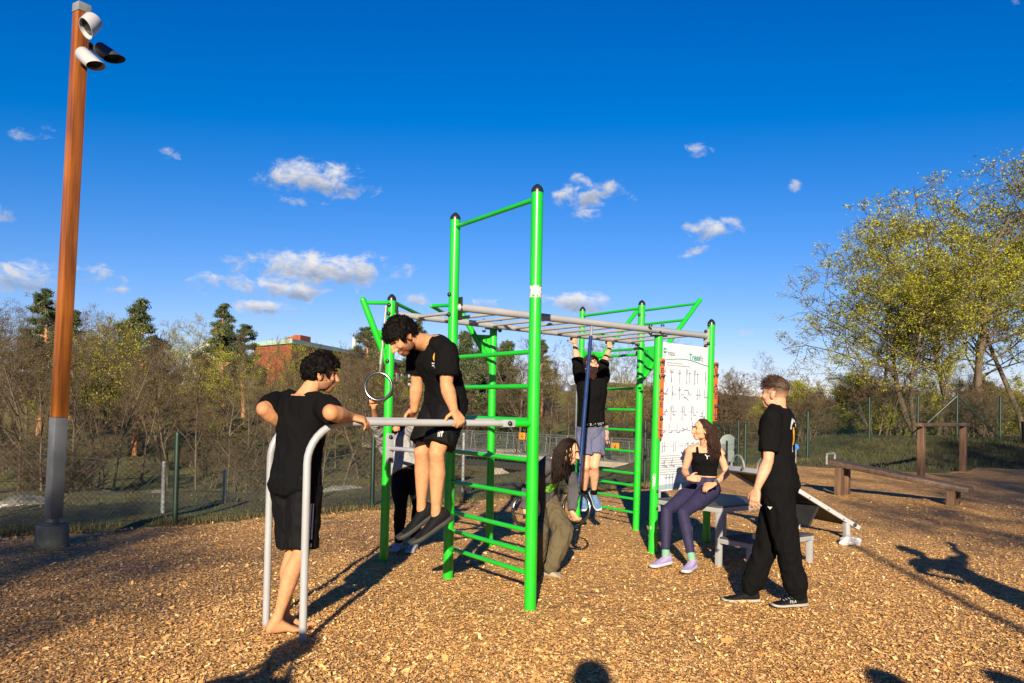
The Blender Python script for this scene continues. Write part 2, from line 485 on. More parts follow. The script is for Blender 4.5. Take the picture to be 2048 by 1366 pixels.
def hz(x, y):
    x = np.asarray(x, float); y = np.asarray(y, float)
    e = (y - edgeY(x)) * .75
    D = np.interp(x, [-200, 3, 13, 200], [3.4, 3.4, .8, .8])
    z = -D * sstep(e / 26)
    z = z + np.interp(x, [-200, 5, 40, 200], [7, 7, 4, 4]) * sstep((y - 48) / 80) + 2 * sstep((y - 150) / 400)
    z = z + .35 * vnoise(x, y, .25) * sstep(e / 10) + .1 * vnoise(x, y, 1.1) * sstep(e / 3)
    z = z + .6 * sstep((x - 8.5) / 6) * sstep((y - 23.5) / 7) * (1 - sstep((y - 36) / 12))
    return z
def hz1(x, y): return float(hz(x, y))
def chipz(x, y):
    x = np.asarray(x, float); y = np.asarray(y, float)
    g = .6 * sstep((x - 8.5) / 6) * sstep((y - 23.5) / 7)
    return .014 * vnoise(x, y, 2.2) + .008 * vnoise(x, y, 6.5) + .004 * vnoise(y, x, 17.) + g

def grid(name, xs, ys, zf, mat, zoff=0.0):
    X, Y = np.meshgrid(xs, ys); Z = zf(X, Y) + zoff
    nx, ny = len(xs), len(ys)
    V = np.stack([X, Y, Z], -1).reshape(-1, 3)
    i = np.arange((ny - 1) * nx).reshape(ny - 1, nx)[:, :-1].ravel()
    return np_mesh(name, V, np.stack([i, i + 1, i + nx + 1, i + nx], -1), mat, smooth=True)

# grassy, mossy slope
mt = bpy.data.materials.new('mossy_slope'); mt.use_nodes = True
nt = NT(mt); bs = nt.n['Principled BSDF']; tc = nt.new('ShaderNodeTexCoord')
a = nt.new('ShaderNodeTexNoise', i_Scale=.35, i_Detail=9.0, i_Roughness=.65); nt.link(tc.outputs['Object'], a.inputs['Vector'])
b_ = nt.new('ShaderNodeTexNoise', i_Scale=6.0, i_Detail=8.0, i_Roughness=.7); nt.link(tc.outputs['Object'], b_.inputs['Vector'])
c1 = ramp(nt, a.outputs['Fac'], [(.32, (.06, .042, .02)), (.45, (.09, .075, .016)), (.56, (.095, .098, .011)), (.7, (.15, .14, .026))])
mx = nt.new('ShaderNodeMix', data_type='RGBA', blend_type='MULTIPLY'); mx.inputs['Factor'].default_value = 1
nt.link(c1, mx.inputs['A']); nt.link(ramp(nt, b_.outputs['Fac'], [(.3, (.35, .33, .3)), (.7, (1.35, 1.3, 1.2))]), mx.inputs['B'])
nt.link(mx.outputs['Result'], bs.inputs['Base Color']); bs.inputs['Roughness'].default_value = .95
bp = nt.new('ShaderNodeBump', i_Strength=.9, i_Distance=.12); nt.link(b_.outputs['Fac'], bp.inputs['Height']); nt.link(bp.outputs['Normal'], bs.inputs['Normal'])
MAT['slope'] = mt
xs = np.unique(np.concatenate([np.linspace(-1500, -80, 24), np.linspace(-80, -20, 80), np.linspace(-20, 25, 180), np.linspace(25, 90, 80), np.linspace(90, 1500, 24)]))
ys = np.unique(np.concatenate([np.linspace(-300, -12, 30), np.linspace(-12, 40, 210), np.linspace(40, 130, 150), np.linspace(130, 1800, 40)]))
tag(grid('grassy_hillside', xs, ys, lambda x, y: hz(x, y) - .05 * (1 - sstep((y - edgeY(x)) * 2)) , MAT['slope']), kind='structure')

# wood chips: one sheet plus loose chips lying on it
mt = bpy.data.materials.new('wood_chip_mulch'); mt.use_nodes = True
nt = NT(mt); bs = nt.n['Principled BSDF']; tc = nt.new('ShaderNodeTexCoord')
dn = nt.new('ShaderNodeTexNoise', i_Scale=18.0, i_Detail=3.0); nt.link(tc.outputs['Object'], dn.inputs['Vector'])
vm = nt.new('ShaderNodeVectorMath', operation='MULTIPLY_ADD'); vm.inputs[1].default_value = (.05, .05, .02)
nt.link(dn.outputs['Color'], vm.inputs[0]); nt.link(tc.outputs['Object'], vm.inputs[2])
cols = []; hs = []
for sc_, st in ((50, (1, .42, 1)), (44, (.4, 1, 1)), (110, (.8, .6, 1))):
    mp = nt.new('ShaderNodeMapping'); mp.inputs['Scale'].default_value = st; mp.inputs['Rotation'].default_value = (0, 0, .5 * sc_)
    nt.link(vm.outputs[0], mp.inputs['Vector'])
    vo = nt.new('ShaderNodeTexVoronoi', i_Scale=float(sc_), i_Randomness=1.0); nt.link(mp.outputs[0], vo.inputs['Vector'])
    cols.append(vo.outputs['Color']); hs.append(vo.outputs['Distance'])
sel = nt.new('ShaderNodeTexNoise', i_Scale=22.0, i_Detail=2.0); nt.link(tc.outputs['Object'], sel.inputs['Vector'])
st_ = nt.new('ShaderNodeMath', operation='GREATER_THAN'); st_.inputs[1].default_value = .5; nt.link(sel.outputs['Fac'], st_.inputs[0])
mxa = nt.new('ShaderNodeMix', data_type='RGBA'); nt.link(st_.outputs[0], mxa.inputs['Factor']); nt.link(cols[0], mxa.inputs['A']); nt.link(cols[1], mxa.inputs['B'])
mxb = nt.new('ShaderNodeMix', data_type='RGBA'); mxb.inputs['Factor'].default_value = .35; nt.link(mxa.outputs['Result'], mxb.inputs['A']); nt.link(cols[2], mxb.inputs['B'])
sx = nt.new('ShaderNodeSeparateColor'); nt.link(mxb.outputs['Result'], sx.inputs['Color'])
c1 = ramp(nt, sx.outputs['Red'], [(.1, (.2, .095, .025)), (.3, (.4, .2, .048)), (.6, (.67, .37, .108)), (.88, (.8, .54, .22))])
lg = nt.new('ShaderNodeTexNoise', i_Scale=.7, i_Detail=5.0, i_Roughness=.6); nt.link(tc.outputs['Object'], lg.inputs['Vector'])
mx = nt.new('ShaderNodeMix', data_type='RGBA', blend_type='MULTIPLY'); mx.inputs['Factor'].default_value = 1
nt.link(c1, mx.inputs['A']); nt.link(ramp(nt, lg.outputs['Fac'], [(.3, (.66, .62, .6)), (.7, (1.2, 1.14, 1.02))]), mx.inputs['B'])
nt.link(mx.outputs['Result'], bs.inputs['Base Color']); bs.inputs['Roughness'].default_value = .85
ad = nt.new('ShaderNodeMath', operation='ADD'); nt.link(sx.outputs['Green'], ad.inputs[0]); nt.link(hs[0], ad.inputs[1])
bp = nt.new('ShaderNodeBump', i_Strength=1.0, i_Distance=.03); nt.link(ad.outputs[0], bp.inputs['Height']); nt.link(bp.outputs['Normal'], bs.inputs['Normal'])
MAT['mulch'] = mt
xs = np.unique(np.concatenate([np.linspace(-45, -8, 60), np.linspace(-8, 9, 200), np.linspace(9, 80, 90)]))
tt = np.unique(np.concatenate([np.linspace(0, .35, 20), np.linspace(.35, 1, 150)]))
Xg, Tg = np.meshgrid(xs, tt)
ee = edgeY(Xg) + .35 * vnoise(Xg, Xg * .3, 1.6) + .12 * vnoise(Xg, Xg, 5.)
ee = np.where(Xg > 8, ee - 6.8 * sstep((Xg - 7) / 5), ee)      # the lawn starts before the fence on the right
Yg = -16 + (ee + 16) * Tg
Zg = chipz(Xg, Yg) - .04 * sstep((Tg - .9) * 10)
V = np.stack([Xg, Yg, Zg], -1).reshape(-1, 3); nx = len(xs)
i = np.arange((len(tt) - 1) * nx).reshape(-1, nx)[:, :-1].ravel()
tag(np_mesh('wood_chip_ground', V, np.stack([i, i + 1, i + nx + 1, i + nx], -1), MAT['mulch'], smooth=True), kind='structure')

rs = np.random.RandomState(3)
N = 270000
dyv = rs.uniform(165, 620, N); Y = 2430 / dyv; X = rs.uniform(-.72, .72, N) * Y
keep = Y < edgeY(X) - .25
X, Y = X[keep], Y[keep]; N = len(X)
ln = rs.lognormal(-4.68, .5, N) * (1 + .03 * Y); wd = ln * rs.uniform(.22, .6, N)
an = rs.uniform(0, 2 * math.pi, N); tx = rs.normal(0, .28, N); ty = rs.normal(0, .3, N)
u = np.stack([np.cos(an), np.sin(an), tx], -1); v = np.stack([-np.sin(an), np.cos(an), ty], -1)
c = np.stack([X, Y, chipz(X, Y) + .004 + rs.uniform(0, .012, N)], -1)
L2 = (ln / 2)[:, None]; W2 = (wd / 2)[:, None]
sk = rs.uniform(.5, 1, N)[:, None]
V = np.stack([c - u * L2 - v * W2 * sk, c + u * L2 * sk - v * W2, c + u * L2 + v * W2 * sk, c - u * L2 * sk + v * W2], 1).reshape(-1, 3)
Q = np.arange(4 * N).reshape(-1, 4)
tone = np.repeat(np.clip(rs.beta(2, 2.2, N), 0, 1), 4)
mt = bpy.data.materials.new('wood_chip'); mt.use_nodes = True
nt = NT(mt); bs = nt.n['Principled BSDF']
at_ = nt.new('ShaderNodeAttribute', attribute_name='tone')
nt.link(ramp(nt, at_.outputs['Fac'], [(0, (.14, .07, .024)), (.15, (.34, .17, .048)), (.5, (.67, .37, .112)), (.85, (.8, .54, .24)), (1, (.88, .7, .42))]), bs.inputs['Base Color'])
bs.inputs['Roughness'].default_value = .8
MAT['chip'] = mt
tag(np_mesh('loose_wood_chips', V, Q, mt, attrs={'tone': tone}), 'loose pale and brown wood chips strewn over the playground', 'wood chips', kind='stuff')
# ------------------------------------------------------------------ workout frame
def text_mesh(txt, size, bold=0.0):
    """flat letters as (verts2d, faces), centred"""
    cu = bpy.data.curves.new('letters', 'FONT'); cu.body = txt; cu.size = size; cu.offset = bold; cu.align_x = 'CENTER'; cu.align_y = 'CENTER'
    o = bpy.data.objects.new('letters', cu); COL.objects.link(o)
    dg = bpy.context.evaluated_depsgraph_get()
    me = bpy.data.meshes.new_from_object(o.evaluated_get(dg))
    V = [(v.co.x, v.co.y) for v in me.vertices]; Fc = [tuple(p.vertices) for p in me.polygons]
    bpy.data.objects.remove(o); bpy.data.curves.remove(cu); bpy.data.meshes.remove(me)
    return V, Fc

def strokes(lines, w):
    """thick polylines in 2D as (verts2d, faces)"""
    V = []; Fc = []
    for ln in lines:
        ln = [Vector((p[0], p[1])) for p in ln]
        ww = w
        for a, b in zip(ln[:-1], ln[1:]):
            d = (b - a)
            if d.length < 1e-6: continue
            d.normalize(); nrm = Vector((-d.y, d.x)) * ww / 2; e = d * ww * .3
            o = len(V); V += [tuple(a - e - nrm), tuple(b + e - nrm), tuple(b + e + nrm), tuple(a - e + nrm)]; Fc.append((o, o + 1, o + 2, o + 3))
    return V, Fc

def flat_on(mb, V, Fc, o, X, Y, lift=0.0):
    o = Vector(o); X = Vector(X); Y = Vector(Y); nrm = X.cross(Y).normalized() * lift
    mb.add([o + X * p[0] + Y * p[1] + nrm for p in V], Fc)

POST = {  # base pixel, top pixel, radius
    'A': ((895.7, 1157), (911, 425), .044), 'B': ((1060, 1220), (1075, 368), .045), 'C': ((767, 1122), (784, 588), .042),
    'D': ((978, 1091), (987, 657), .041), 'E': ((1272, 1060), (1284, 600), .043), 'F': ((1304.5, 1106), (1317.5, 671), .045),
    'G': ((1154, 1035), (1165.5, 613), .04), 'R': ((1412, 1085), (1423, 638), .042)}
PB, PT = {}, {}
for k, (b, t, r_) in POST.items():
    PB[k] = gnd(*b); PT[k] = at(t[0], t[1], PB[k].y)
def on(k, z):
    """centre of post k at height z"""
    a, b = PB[k], PT[k]; return a + (b - a) * ((z - a.z) / (b.z - a.z))
def hpx(k, py):
    """height on post k seen at picture row py"""
    lo, hi = 0.0, 4.0
    for _ in range(40):
        md = (lo + hi) / 2; d = on(k, md) - EYE
        y = YP - F * d.dot(_u) / d.dot(_f)
        if y > py: lo = md
        else: hi = md
    return lo

rig = thing('climbing_frame', 'bright green outdoor workout frame with grey monkey bars, ladders and an exercise board', 'climbing frame', (PB['A'] + PB['E']) / 2 * Vector((1, 1, 0)) if False else ((PB['A'].x + PB['E'].x) / 2, (PB['A'].y + PB['E'].y) / 2, 0))
wdir = (PB['R'] - PB['A']); wdir.z = 0; wdir.normalize()          # along the monkey bars
ndir = Vector((-wdir.y, wdir.x, 0))                                # across, away from the viewer
G_, K_, Y_ = MAT['green'], MAT['black'], MAT['grey']
UP = Vector((0, 0, 1))

class Bolts:
    def __init__(s): s.l = []
    def build(s, name, mat, parent=None, **k):
        for p, d, r_ in s.l:
            mb = MB(); bolt(mb, p, d, r_); mb.build(name, mat, parent)
def bolt(mb, p, d, r_=.021):
    if isinstance(mb, Bolts): mb.l.append((Vector(p), Vector(d), r_)); return
    d = Vector(d).normalized()
    mb.lathe(Vector(p) - d * .004, d, [(0, r_ * .95), (.006, r_), (.016, r_ * .86), (.022, r_ * .5), (.024, .001)], 12)

for k, (b, t, r_) in POST.items():
    mb = MB(); a, c = PB[k] - UP * .15, PT[k]
    cap = k in 'ABCERG'
    d = (c - a).normalized()
    top = c - d * (.062 if cap else 0)
    mb.tube([a, a.lerp(top, .5), top], r_, 28)
    po = mb.build('post', G_, rig, sharp=50)
    if cap:
        mb = MB(); mb.lathe(top - d * .004, d, [(0, r_ * 1.03), (.018, r_ * 1.03), (.034, r_ * .9), (.05, r_ * .62), (.062, r_ * .3), (.067, .002)], 24)
        mb.build('post_cap', K_, po)

def bar(name, a, b, r_, mat, n=12):
    mb = MB(); mb.capsule([a, (Vector(a) + Vector(b)) / 2, b], r_, n); return mb.build(name, mat, rig, sharp=60)
# rung ladder between the two tall posts
for y in (703, 772.5, 841, 921, 992, 1063, 1105.6, 1148):
    z = hpx('B', y); bar('rung', on('A', z), on('B', z), .0185, G_)
z = hpx('B', 397); bar('pull_up_bar', on('A', z), on('B', z), .0185, G_)
# rung ladder at the far end
for y in (709, 777, 820, 861, 904, 948, 972, 999, 1026):
    z = hpx('E', y); bar('rung', on('G', z), on('E', z), .0165, G_)
z = hpx('E', 616); bar('pull_up_bar', on('G', z), on('E', z), .018, G_)
# monkey bars
ra, rb = at(921, 615, PB['A'].y), at(1413, 672, PB['R'].y)
rc, rd = at(795, 629, PB['C'].y), at(1276, 685, PB['E'].y)
rail1 = bar('rail', ra, rb, .035, Y_, 16); rail2 = bar('rail', rc, rd, .031, Y_, 16)
for i_ in range(11):
    t = .055 + i_ * .089
    bar('monkey_bar', rc.lerp(rd, t + .01), ra.lerp(rb, t), .0165, Y_)
# end plates of the rails
def plate(p, h, nrm, side, mat=Y_, w=.075, bz=(.38, -.38)):
    mb = MB(); nrm = Vector(nrm).normalized(); X = UP.cross(nrm).normalized()
    mb.box(p, (w, .014, h), X, nrm, UP); o = mb.build('end_plate', mat, rig, bevel=.003)
    mb = Bolts()
    for q in bz: bolt(mb, Vector(p) + UP * (h * q) + nrm * .008, nrm)
    mb.build('bolt', K_, o)
plate(ra + Vector((-.008, 0, -.01)), .2, wdir, 1, K_)
plate(rb + wdir * .0 - UP * .03, .22, -wdir, 1)
plate(rc - wdir * .02 + UP * .01, .2, wdir, 1, K_)
plate(rd + wdir * .0 - UP * .05, .2, -wdir, 1)
mb = Bolts()
for y in (590, 630): bolt(mb, on('A', hpx('A', y)) - wdir * .043, -wdir)
for y in (611, 628, 723): bolt(mb, on('C', hpx('C', y)) - wdir * .038 - ndir * .02, -wdir - ndir * .5)
for k, ys_ in (('E', (630, 690, 734, 752)), ('R', (650, 688))):
    for y in ys_:
        bolt(mb, on(k, hpx(k, y)) - wdir * .04, -wdir); bolt(mb, on(k, hpx(k, y)) + wdir * .04, wdir)
for px in (1301, 1325): bolt(mb, at(px, 652, PB['F'].y + .02), UP, .022); bolt(mb, at(px, 666, PB['F'].y + .02), -UP, .022)
for px in (968, 1000): bolt(mb, at(px, 641, PB['D'].y), UP, .022); bolt(mb, at(px, 661, PB['D'].y), -UP, .022)
bolt(mb, at(846, 634, PB['C'].y + .2), -ndir, .026)
mb.build('bolt', K_, rig)
for k in 'DF': mb = MB(); mb.box(PT[k] - UP * .004, (.17, .09, .016), wdir, ndir); mb.build('saddle_plate', K_, rig, bevel=.004)

# leaning arms with gusset plates: two at the far end, two at the near end
def arm(k, z0, tip, r_, gz):
    base = on(k, z0); tip = Vector(tip); h = tip - base; h.z = 0; h.normalize(); p0 = base + h * (POST[k][2] * .7)
    mb = MB(); mb.capsule([p0, p0.lerp(tip, .5), tip], r_, 16); o = mb.build('leaning_arm', G_, rig)
    d = (tip - p0); zt = z0 + gz
    q = p0 + d * (gz / d.z)
    side = h.cross(UP)
    mb = MB(); mb.prism([p0 - side * .004 + UP * .05, on(k, zt) + h * .03 - side * .004, q - side * .004], side * .008)
    gp = mb.build('gusset_plate', G_, o)
    # cut-out smiling face
    ctr = (on(k, zt) + h * .1) - UP * .09
    for sgn in (1, -1):
        mb = MB(); X = h * sgn if side.dot(EYE - ctr) * sgn > 0 else h
        Vv, Fv = strokes([[(-.022, .045), (-.02, .02)], [(.022, .045), (.02, .02)]], .012); flat_on(mb, Vv, Fv, ctr + side * (.0055 * sgn), h * sgn, UP)
        Vv, Fv = strokes([[(-.035, -.005), (-.02, -.03), (0, -.04), (.02, -.03), (.035, -.005)]], .01); flat_on(mb, Vv, Fv, ctr + side * (.0055 * sgn), h * sgn, UP)
        mb.build('face_cutout', K_, gp)
    return p0, tip
tipE = at(1400, 600, PB['E'].y + .72); e0, e1 = arm('E', hpx('E', 760), tipE, .03, .42)
dE = tipE - on('E', hpx('E', 760))
tipG = on('G', hpx('E', 760)) + dE; g0, g1 = arm('G', hpx('E', 760), tipG, .03, .42)
for f_ in (.955, .74, .4):
    bar('cross_bar', g0.lerp(g1, f_), e0.lerp(e1, f_), .018, G_)
f_ = .6
for k, p0, p1 in (('E', e0, e1), ('G', g0, g1)):
    q = p0.lerp(p1, f_); bar('brace_bar', on(k, q.z), q, .018, G_)
tipC = at(726, 600, PB['C'].y - .12); c0, c1 = arm('C', hpx('C', 724), tipC, .031, .3)
tipD = at(912, 606, PB['D'].y - .1); d0, d1 = arm('D', hpx('D', 726), tipD, .031, .3)
q = c0.lerp(c1, .96); bar('brace_bar', q, on('C', hpx('C', 606)), .018, G_)
a_ = on('C', hpx('C', 601)) + ndir * .02; bar('cross_bar', a_, at(848, 634, PB['C'].y + .85), .0185, G_)
q = at(863, 612, PB['D'].y - .35); bar('cross_bar', q, d0.lerp(d1, .97), .0185, G_); bar('cross_bar', q, at(893, 629, PB['D'].y + .1), .0185, G_)

# low bar between the near posts, with its plate
z = hpx('C', 896); p = on('C', z) + (PB['A'] - PB['C']).normalized() * .045
bar('low_bar', p, on('A', z), .021, Y_)
plate(p, .28, (PB['A'] - PB['C']), 1, Y_, .085)
# parallel dip bars: bent grey tubes
def dip(base, zt, end):
    base = Vector(base); end = Vector(end); end.z = zt
    h = Vector((end.x - base.x, end.y - base.y, 0)).normalized()
    Rr = .26; pts = [base - UP * .1, base + UP * (zt - Rr) * .5, base + UP * (zt - Rr)]
    for a_ in range(10, 91, 10): pts.append(base + UP * (zt - Rr + Rr * math.sin(R(a_))) + h * (Rr - Rr * math.cos(R(a_))))
    pts.append(end)
    mb = MB(); mb.tube(pts, .0245, 18, True, ref=h.cross(UP)); return mb.build('dip_bar', Y_, rig, sharp=60), h
zD = hpx('B', 847)
nb = gnd(605, 1286); fb = gnd(532, 1250)
hd = (PB['B'] - nb); hd.z = 0; hd.normalize()
endN = PB['B'] - hd * .2
o1, _ = dip(nb, zD, endN)
zr = hpx('B', 841); pA, pB = on('A', zr), on('B', zr)
# the far bar meets the rung between the tall posts
den_ = hd.x * (pB.y - pA.y) - hd.y * (pB.x - pA.x)
tt_ = ((pA.x - fb.x) * (pB.y - pA.y) - (pA.y - fb.y) * (pB.x - pA.x)) / den_
endF = fb + hd * (tt_ - .02)
o2, _ = dip(fb, zD, endF)
bar('bar_stub', Vector((endN.x, endN.y, zD)) + hd * .02, on('B', zD), .027, G_, 16)
mb = MB(); mb.box(Vector((endN.x, endN.y, zD)) - hd * .03, (.1, .053, .053), hd, hd.cross(UP), UP); mb.build('clamp', Y_, o1, bevel=.004)
mb = MB(); bolt(mb, Vector((endN.x, endN.y, zD)) - hd * .03 + hd.cross(UP) * .027, hd.cross(UP), .018); mb.build('bolt', K_, o1)
NEARBAR = (Vector((nb.x, nb.y, zD)), hd); FARBAR = (Vector((fb.x, fb.y, zD)), hd)
def barpt(which, px):
    """point on a dip bar seen at picture column px"""
    p0, d = which; best = None
    for i_ in range(801):
        q = p0 + d * (i_ * .0025); e = q - EYE
        x = 1024 + F * e.dot(_r) / e.dot(_f)
        if best is None or abs(x - px) < best[0]: best = (abs(x - px), q)
    return best[1]

# white sticker remains on the tall post, scratches on the sign post
def wrap_patch(k, z, h, half, name, mat, ragged, seed, pa, parent):
    rg = random.Random(seed); mb = MB(); r_ = POST[k][2] + .0012; V = []; Fc = []; nx_, nz_ = 18, 10
    c = on(k, z); ax = (PT[k] - PB[k]).normalized(); toc = (EYE - c); toc.z = 0; toc.normalize(); sd = ax.cross(toc).normalized()
    for j in range(nz_ + 1):
        for i_ in range(nx_ + 1):
            a_ = pa + (i_ / nx_ - .5) * 2 * half; V.append(c + ax * ((j / nz_ - .5) * h) + (toc * math.cos(a_) + sd * math.sin(a_)) * r_)
    for j in range(nz_):
        for i_ in range(nx_):
            edge = min(i_, nx_ - 1 - i_, j * 1.3, (nz_ - 1 - j) * 1.3)
            if rg.random() < ragged and (edge < 2.5 or rg.random() < .25): continue
            a_ = j * (nx_ + 1) + i_; Fc.append((a_, a_ + 1, a_ + nx_ + 2, a_ + nx_ + 1))
    mb.add(V, Fc); mb.build(name, mat, parent)
posts = {k: None for k in POST}
wrap_patch('B', hpx('B', 584), .088, 1.35, 'torn_sticker', MAT['decal_white'], .42, 5, 0, rig)
wrap_patch('F', hpx('F', 962), .16, .38, 'scratch_mark', MAT['decal_white'], .8, 8, -.1, rig)
wrap_patch('F', hpx('F', 1055), .03, .2, 'scratch_mark', MAT['decal_white'], .4, 9, -.5, rig)

# exercise board between the two right posts
zt, zb = hpx('F', 683), hpx('F', 984)
bl, br = on('F', zb), on('R', zb); tl, tr = on('F', zt), on('R', zt)
bx = (br - bl).normalized(); gap = .052
nb_ = bx.cross(UP)                                   # towards the viewer
if nb_.dot(EYE - bl) < 0: nb_ = -nb_
mb = MB(); th = .012
mb.prism([bl + bx * gap, br - bx * gap, tr - bx * gap, tl + bx * gap], -nb_ * th)
board = mb.build('exercise_board', MAT['white'], rig, sharp=30)
bw = (br - bl).length - 2 * gap; bh = zt - zb
lean = (tl - bl) / (tl.z - bl.z)
def bp_(u_, v_): return bl + bx * (gap + u_ * bw) + lean * (v_ * bh) + nb_ * .002
def bprint(name, mat, items):
    mb = MB()
    for (V_, F_), u_, v_ in items: flat_on(mb, V_, F_, bp_(u_, v_), bx, lean, .0)
    return mb.build(name, mat, board, smooth=False)
bprint('title_text', MAT['teal'], [(text_mesh('Tress', .098, .002), .69, .918)])
bprint('title_text', MAT['greyink'], [(text_mesh('fit', .098), .842, .915)])
sq = ([(-.028, -.028), (.028, -.028), (.028, .028), (-.028, .028)], [(0, 1, 2, 3)])
bprint('logo', MAT['teal'], [(sq, .075, .945)])
bprint('logo_text', MAT['ink'], [(text_mesh('TRESS', .052), .2, .925)])
bprint('logo', MAT['white'], [(strokes([[(-.016, 0), (.014, 0), (.014, .016)]], .012), .075, .945)]).location.y -= .001
wave = [[(-.5 * bw + bw * t / 24, .022 * math.sin(-1.0 + t / 24 * 5.2) + .01 * (1 - t / 12)) for t in range(25)]]
bprint('wave_line', MAT['teal'], [(strokes(wave, .007), .5, .885)])
rg = random.Random(2)
def textline(w): 
    L = []; x = 0
    while x < w:
        l_ = rg.uniform(.012, .045); L.append([(x, 0), (min(w, x + l_), 0)]); x += l_ + .009
    return strokes(L, .007)
bprint('small_text', MAT['greyink'], [(textline(.3), .12, .865), (textline(.45), .12, .85)] + [(textline(rg.uniform(.36, .5)), .05, .235 - .0155 * i_) for i_ in range(9)]
       + [(textline(rg.uniform(.06, .11)), u_, v_) for v_ in (.655, .535, .405, .3) for u_ in (.08, .24, .42, .58, .74)])
def fig(kind):
    b = kind % 12
    P = {0: [[(0, 0), (0, .05)], [(-.008, -.06), (0, 0), (.008, -.06)], [(-.03, .085), (-.022, .045), (0, .05), (.022, .045), (.03, .085)]],
         1: [[(0, -.065), (0, .055)], [(-.026, .05), (0, .035), (.026, .05)]],
         2: [[(0, -.07), (0, .06)], [(.01, .02), (.006, -.02)]],
         3: [[(-.035, .09), (-.025, .02), (-.025, -.07)], [(-.01, .09), (-.025, .02)], [(.03, -.06), (.03, .05)], [(.012, .05), (.048, .05)]],
         4: [[(-.055, -.05), (-.02, -.01), (.045, .03)], [(-.01, -.005), (.035, -.015)]],
         5: [[(-.05, .035), (-.02, .045), (.03, .04), (.045, .0)], [(-.05, -.03), (0, -.045), (.04, -.07)], [(-.05, -.03), (-.03, -.045)]],
         6: [[(-.03, .09), (-.02, .03), (-.02, -.07)], [(0, .09), (-.02, .03)], [(.02, .08), (.02, -.01), (.065, -.012)]],
         7: [[(0, .06), (0, -.03), (.055, -.03)]],
         8: [[(-.05, .02), (-.01, 0), (.05, 0)], [(-.05, -.02), (-.01, 0)]],
         9: [[(-.02, .05), (-.02, -.06)], [(.02, .055), (.02, -.055)]],
         10: [[(-.04, -.06), (-.03, 0), (.0, .03), (.03, .02)], [(.02, -.06), (.03, .02)]],
         11: [[(-.045, -.02), (.03, -.03), (.05, -.045)], [(0, -.025), (.02, .05)], [(.01, .02), (-.03, .0)]]}[b]
    a = strokes(P, .0085)
    hd_ = strokes([[(P[0][-1][0], P[0][-1][1] + .008), (P[0][-1][0], P[0][-1][1] + .018)]], .014)
    o = len(a[0]); return a[0] + hd_[0], a[1] + [tuple(i_ + o for i_ in q) for q in hd_[1]]
rows = [(.742, [0, 0, 1, 3, 3, 2], [.07, .22, .385, .56, .73, .94]), (.628, [4, 2, 1, 5, 9, 7], [.1, .24, .39, .54, .79, .93]), (.49, [4, 6, 6, 6, 11], [.09, .25, .48, .68, .89]),
        (.382, [7, 7, 7, 8, 2, 11, 11], [.05, .2, .36, .52, .68, .79, .92]), (.268, [9, 9, 10, 10, 10], [.1, .32, .57, .68, .79]), (.16, [11, 11], [.12, .3]), (.045, [1, 1, 1], [.2, .26, .32])]
for it in [(fig(k), u_, v_ + .03) for v_, ks, us in rows[:5] for k, u_ in zip(ks, us)] + [(fig(k), u_, .185) for k, u_ in zip([11, 11], [.12, .27])] + [(fig(1), u_, .06) for u_ in (.17, .235, .3)]:
    bprint('exercise_figure', MAT['fig'], [it])
bprint('pale_band', MAT['paleblue'], [(([(-.5 * bw, -.02), (.5 * bw, -.02), (.5 * bw, .03), (-.1 * bw, .04), (-.5 * bw, .03)], [(0, 1, 2, 3, 4)]), .5, .022)])
# orange name strips
def strip(k, yt, yb, off, fw=.05):
    z0, z1 = hpx(k, yb), hpx(k, yt); a, b = on(k, z0), on(k, z1)
    sx_, sn_ = Vector((.96, .28, 0)), Vector((.28, -.96, 0)); o_ = sx_ * off + sn_ * fw
    mb = MB(); mb.box((a + b) / 2 + o_, (.048, .012, z1 - z0), sx_, sn_, (b - a).normalized()); st = mb.build('name_strip', MAT['orange'], rig, bevel=.003)
    txt = 'NEW AGE FIT'; sp_ = (z1 - z0) / (len(txt) + .6); mb = MB()
    for i_, ch in enumerate(txt):
        if ch == ' ': continue
        V_, F_ = text_mesh(ch, .072, .0035); flat_on(mb, V_, F_, b - (b - a).normalized() * (sp_ * (i_ + .8)) + o_ + sn_ * .0075, sx_, lean)
    mb.build('lettering', MAT['ink'], st, smooth=False)
    mb = Bolts()
    for t in (.04, .22, .76, .96): bolt(mb, b.lerp(a, t) + o_ + sn_ * .006 + sx_ * .008, sn_, .018)
    mb.build('bolt', K_, st)
strip('F', 717, 876, .024, .053); strip('R', 724, 842, .062, .02)

# ------------------------------------------------------------------ rings
def ring(ctr, topo, axis, label, sleeve=True, rr=.135):
    ctr = Vector(ctr); topo = Vector(topo)
    t = thing('gym_ring', label, 'gym ring', ctr, 'steel rings hung from the workout frame')
    mb = MB(); mb.torus(ctr, axis, rr, .0132, 44, 12); mb.build('ring', MAT['chrome'], t)
    tp = ctr + (topo - ctr).normalized() * rr
    d = topo - tp
    mb = MB(); mb.tube([tp + d * .0, tp + d.normalized() * .09], [.01, .01], 8); mb.torus(tp + d.normalized() * .02, Vector(axis).cross(d), .02, .006, 16, 6); mb.build('shackle', MAT['steel'], t)
    mb = MB()
    if sleeve:
        mb.tube([tp + d.normalized() * .085, topo - d.normalized() * .12], .0185, 14); mb.build('sleeve', MAT['blue'], t)
        mb = MB(); mb.tube([topo - d.normalized() * .12, topo], .013, 10); mb.build('strap', MAT['steel'], t)
    else:
        mb.tube([tp + d.normalized() * .08, topo - d.normalized() * .35], .017, 12); mb.build('sleeve', MAT['steel'], t)
        mb = MB(); mb.tube([topo - d.normalized() * .36, topo], .02, 12, flat=.4, ref=axis); mb.build('strap', MAT['strap'], t)
    return t
rax = (wdir * .55 + ndir * .83)
